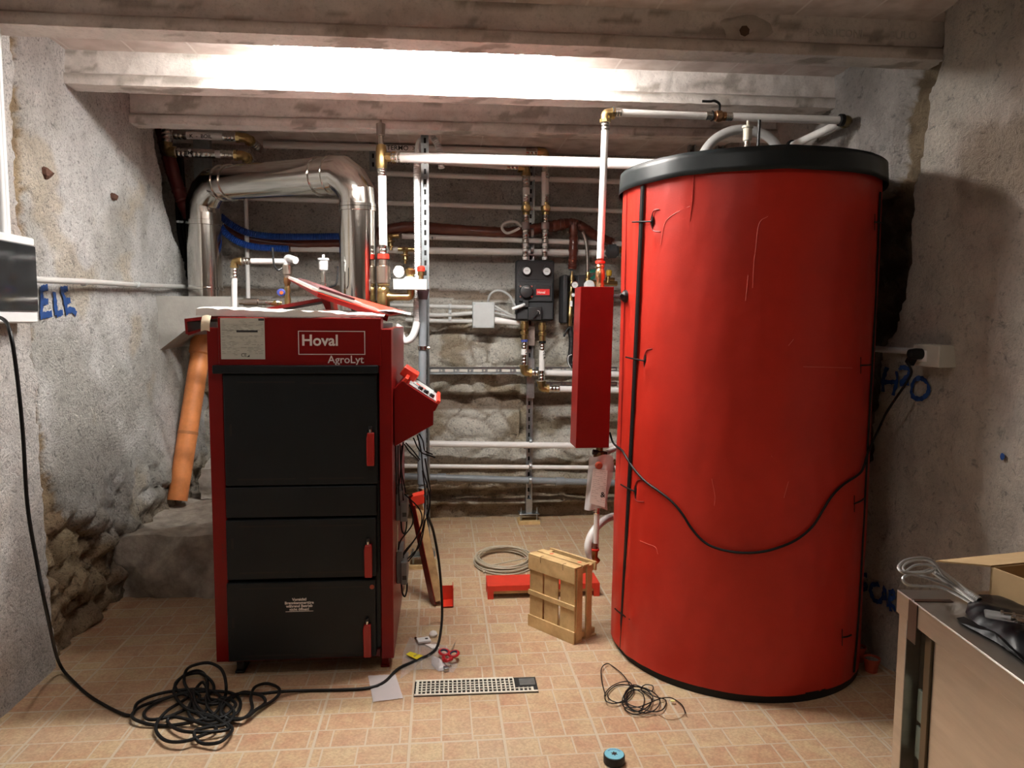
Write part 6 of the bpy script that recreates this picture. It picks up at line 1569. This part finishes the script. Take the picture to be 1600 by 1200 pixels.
solo('power_lead', MB().rings(crom(cpts, 7), .0046, 8), RUB, 'black power lead plugged into the right wall and draped across the tank front', 'cable')

# ============================================================ STAINLESS TABLE AT THE RIGHT
ZTB = .90
tA, tB, tC = PZ(1402, 921, ZTB), PZ(1600, 1066, ZTB), PZ(1545, 918, ZTB)
print('table', tA, tB, tC)
u = (tA-tB).normalized(); vv = Vector((u.y, -u.x, 0))    # u away from viewer, vv to the right
TL_, TW_ = 1.5, .70
T = thing('steel_table', 'stainless steel work table with a closed side panel at the right edge', 'table', (tA.x+.3, tA.y-.6, 0))
def tb(name, a0, a1, b0, b1, z0, z1, m=STAIN, par=None, bev=.0015, lab=None):   # a: toward viewer along left edge, b: rightwards
    c = tA-u*(a0+a1)/2+vv*(b0+b1)/2; c.z = (z0+z1)/2
    return build(name, MB().obox(c, u, vv, (0, 0, 1), abs(a1-a0)/2, abs(b1-b0)/2, (z1-z0)/2), m, par or T, bev=bev, lab=lab)
tb('table_top', 0, TL_, 0, TW_, ZTB-.002, ZTB)
tb('edge_band', 0, TL_, 0, .002, ZTB-.043, ZTB-.002); tb('edge_band', 0, .002, .002, TW_, ZTB-.043, ZTB-.002)
tb('leg', 0.003, .033, .004, .034, 0, ZTB-.043); tb('leg', .003, .033, TW_-.035, TW_-.005, 0, ZTB-.043)
tb('leg', TL_-.04, TL_-.01, .004, .034, 0, ZTB-.043); tb('leg', TL_-.04, TL_-.01, TW_-.035, TW_-.005, 0, ZTB-.043)
tb('frame_profile', .085, .105, .010, .036, .06, ZTB-.043, mat('profile_bronze', (.16, .13, .09), .35, 1))
tb('back_panel', .0335, .085, .030, .036, .06, ZTB-.043, mat('profile_dark', (.05, .045, .035), .4, .6))
tb('side_panel', .106, TL_-.045, .014, .018, .06, ZTB-.043)
tb('rear_panel', .030, .033, .035, TW_-.036, .06, ZTB-.043)
for k, (z0, z1) in enumerate(((.60, .66), (.67, .73))): tb('tape_patch', .045, .075, .024, .0295, z0, z1, mat('tape_green_grey', (.20, .24, .20), .6))
tb('glue_smear', .045, .075, -.0015, 0, ZTB-.075, ZTB-.001, mat('dark_smear', (.05, .022, .014), .3))
tb('glue_smear', .05, .062, 0.0, .07, ZTB, ZTB+.0015, mat('dark_smear', (.05, .022, .014), .3))
# cardboard box, open, behind the black bag
def onT(px, py, h=0): return PZ(px, py, ZTB+h)
cA = onT(1545, 938); e1 = (onT(1600, 957)-cA); e1.z = 0
hB = PY(1545, 887, cA.y).z-ZTB
zt_b = ZTB+hB
dY = (PZ(1598, 882, zt_b)-PZ(1545, 887, zt_b)); dY.z = 0; dY.normalize(); dX = Vector((dY.y, -dY.x, 0))
print('box', cA, hB, dX, dY)
T = thing('cardboard_box', 'open shallow brown cardboard box standing on the steel table', 'box', cA)
def wall(a, b, h, th=.004, nm='side_wall'):
    n = (b-a).cross(Vector((0, 0, 1))).normalized()*-th
    build(nm, MB().prism([a, b, b+Vector((0, 0, h)), a+Vector((0, 0, h))], n), CARD, T, smooth=False)
s1, s2 = .30, .30
zo = Vector((0, 0, .001))
k0, k1, k2, k3 = cA+zo, cA+dX*s1+zo, cA+dX*s1+dY*s2+zo, cA+dY*s2+zo
build('bottom', MB().prism([k0, k1, k2, k3], (0, 0, .004)), CARDIN, T, smooth=False)
wall(k0, k1, hB); wall(k1, k2, hB); wall(k2, k3, hB); wall(k3, k0, hB)
top0, top3 = k0+Vector((0, 0, hB)), k3+Vector((0, 0, hB))
fA = PY(1462, 878, cA.y+.075); fB = PY(1640, 860, cA.y+.20)
build('flap', MB().prism([top0, top3, fB, fA], (0, 0, .003)), CARD, T, smooth=False)
build('hand_slot', MB().tube([PY(x, y, cA.y+.10)+Vector((0, -.012, .001)) for x, y in ((1588, 876), (1594, 873.5), (1606, 874))], .0018, 6), INK, T)
# glossy black bag with hardware
bag = [onT(1514, 939), onT(1530, 932), onT(1552, 934), onT(1580, 946), onT(1615, 962), onT(1680, 1010), onT(1640, 1060), onT(1590, 1028), onT(1556, 1000), onT(1520, 975), onT(1508, 960)]
bc = onT(1575, 975); K = len(bag)
def bagf(u_, v_):
    a = u_*K; i = int(a) % K; f = a-int(a); p = bc.lerp(bag[i].lerp(bag[(i+1) % K], f), v_)
    return Vector((p.x, p.y, ZTB+.004+.022*(1-v_**3)+.006*fb((p.x*14, p.y*14, 2), 3)*(v_ < .97)))
solo('black_bag', MB().grid(bagf, 66, 10), GLOSSB, 'glossy black plastic bag lying on the steel table', 'bag')
st = [onT(1494, 968), onT(1506, 966), onT(1600, 1012), onT(1640, 1050), onT(1604, 1040), onT(1556, 1006), onT(1500, 976)]
bc2 = sum(st, Vector())/len(st)
def strf(u_, v_):
    K = len(st); a = u_*K; i = int(a) % K; f = a-int(a); p = bc2.lerp(st[i].lerp(st[(i+1) % K], f), v_)
    return Vector((p.x, p.y, ZTB+.003+.008*(1-v_)+.003*fb((p.x*30, p.y*30, 2), 3)*(v_ < .97)))
solo('black_sleeve', MB().grid(strf, 50, 6), mat('black_film', (.004, .004, .004), .4, spec=.12), 'thin black plastic sleeve along the table edge in front of the black bag', 'sleeve')
hw = MB(); random.seed(2)
t = thing('bolt_pack', 'clear bag of shiny hardware lying on the black bag', 'bolts', onT(1570, 962, .03))
build('clear_sleeve', MB().obox(onT(1585, 966, .036), (.82, -.57, 0), (.57, .82, 0), (0, 0, 1), .040, .014, .003), FILM, t, bev=.002)
for k in range(5): 
    p = onT(1566+random.uniform(0, 30), 960+random.uniform(-3, 12), .040); build('bolt', MB().cyl(p, p+Vector((.040, -.030, 0)), .0028, 8).lathe(p, (-.8, .6, 0), [(0, .005), (.004, .005)], 6), CHROME, t)
# spring clips / threaded wire hoops on the table
T = thing('wire_hoops', 'bundle of bright bent wire hoops with a coiled spring hose on the steel table', 'wire bundle', onT(1470, 925))
def W(px, py, h=.0, y=None): return onT(px, py, h)
b0, b1 = onT(1535, 938, .012), onT(1464, 893, .040)
hoopz = .045
def hp(pts, r_=.0026, nm='wire_hoop'): build(nm, MB().rings(crom([W(*p) for p in pts], 7), r_, 8), mat('spring_steel', (.62, .62, .62), .4, .8), T)
hp([(1522, 940, .006), (1494, 922, .014), (1470, 910, .03), (1440, 900, .04), (1422, 897, .045), (1412, 902, .045), (1412, 908, .04), (1420, 914, .034), (1440, 916, .026), (1470, 918, .016), (1500, 932, .008), (1518, 943, .004)])
hp([(1528, 938, .010), (1500, 918, .022), (1474, 898, .045), (1464, 884, .06), (1452, 874, .07), (1436, 872, .072), (1414, 876, .07), (1404, 886, .064), (1410, 894, .06), (1430, 896, .056), (1452, 894, .05), (1462, 886, .05), (1462, 896, .045), (1490, 915, .024), (1524, 942, .008)])
hp([(1526, 936, .012), (1498, 914, .026), (1470, 892, .05), (1458, 880, .062), (1440, 874, .066), (1420, 878, .062), (1411, 886, .058), (1416, 893, .055), (1440, 893, .05), (1456, 890, .05), (1480, 905, .03), (1520, 938, .010)], .0018)
hp([(1524, 934, .014), (1496, 910, .030), (1466, 888, .05), (1446, 882, .058), (1428, 884, .055), (1416, 892, .05)], .002)
sp = crom([W(1456, 888, .045), W(1478, 904, .032), W(1504, 922, .018), W(1530, 939, .012)], 10)
cs = []; n = 420
for k in range(n+1):
    s = k/n*(len(sp)-1); i = min(int(s), len(sp)-2); p = sp[i].lerp(sp[i+1], s-i); d = (sp[i+1]-sp[i]).normalized(); u1_ = d.cross(Vector((0, 0, 1))).normalized(); u2_ = d.cross(u1_)
    a = 2*pi*k/n*34; cs.append(p+(u1_*cos(a)+u2_*sin(a))*.0065)
build('spring_hose', MB().rings(cs, .0016, 6), mat('spring_steel', (.62, .62, .62), .4, .8), T)
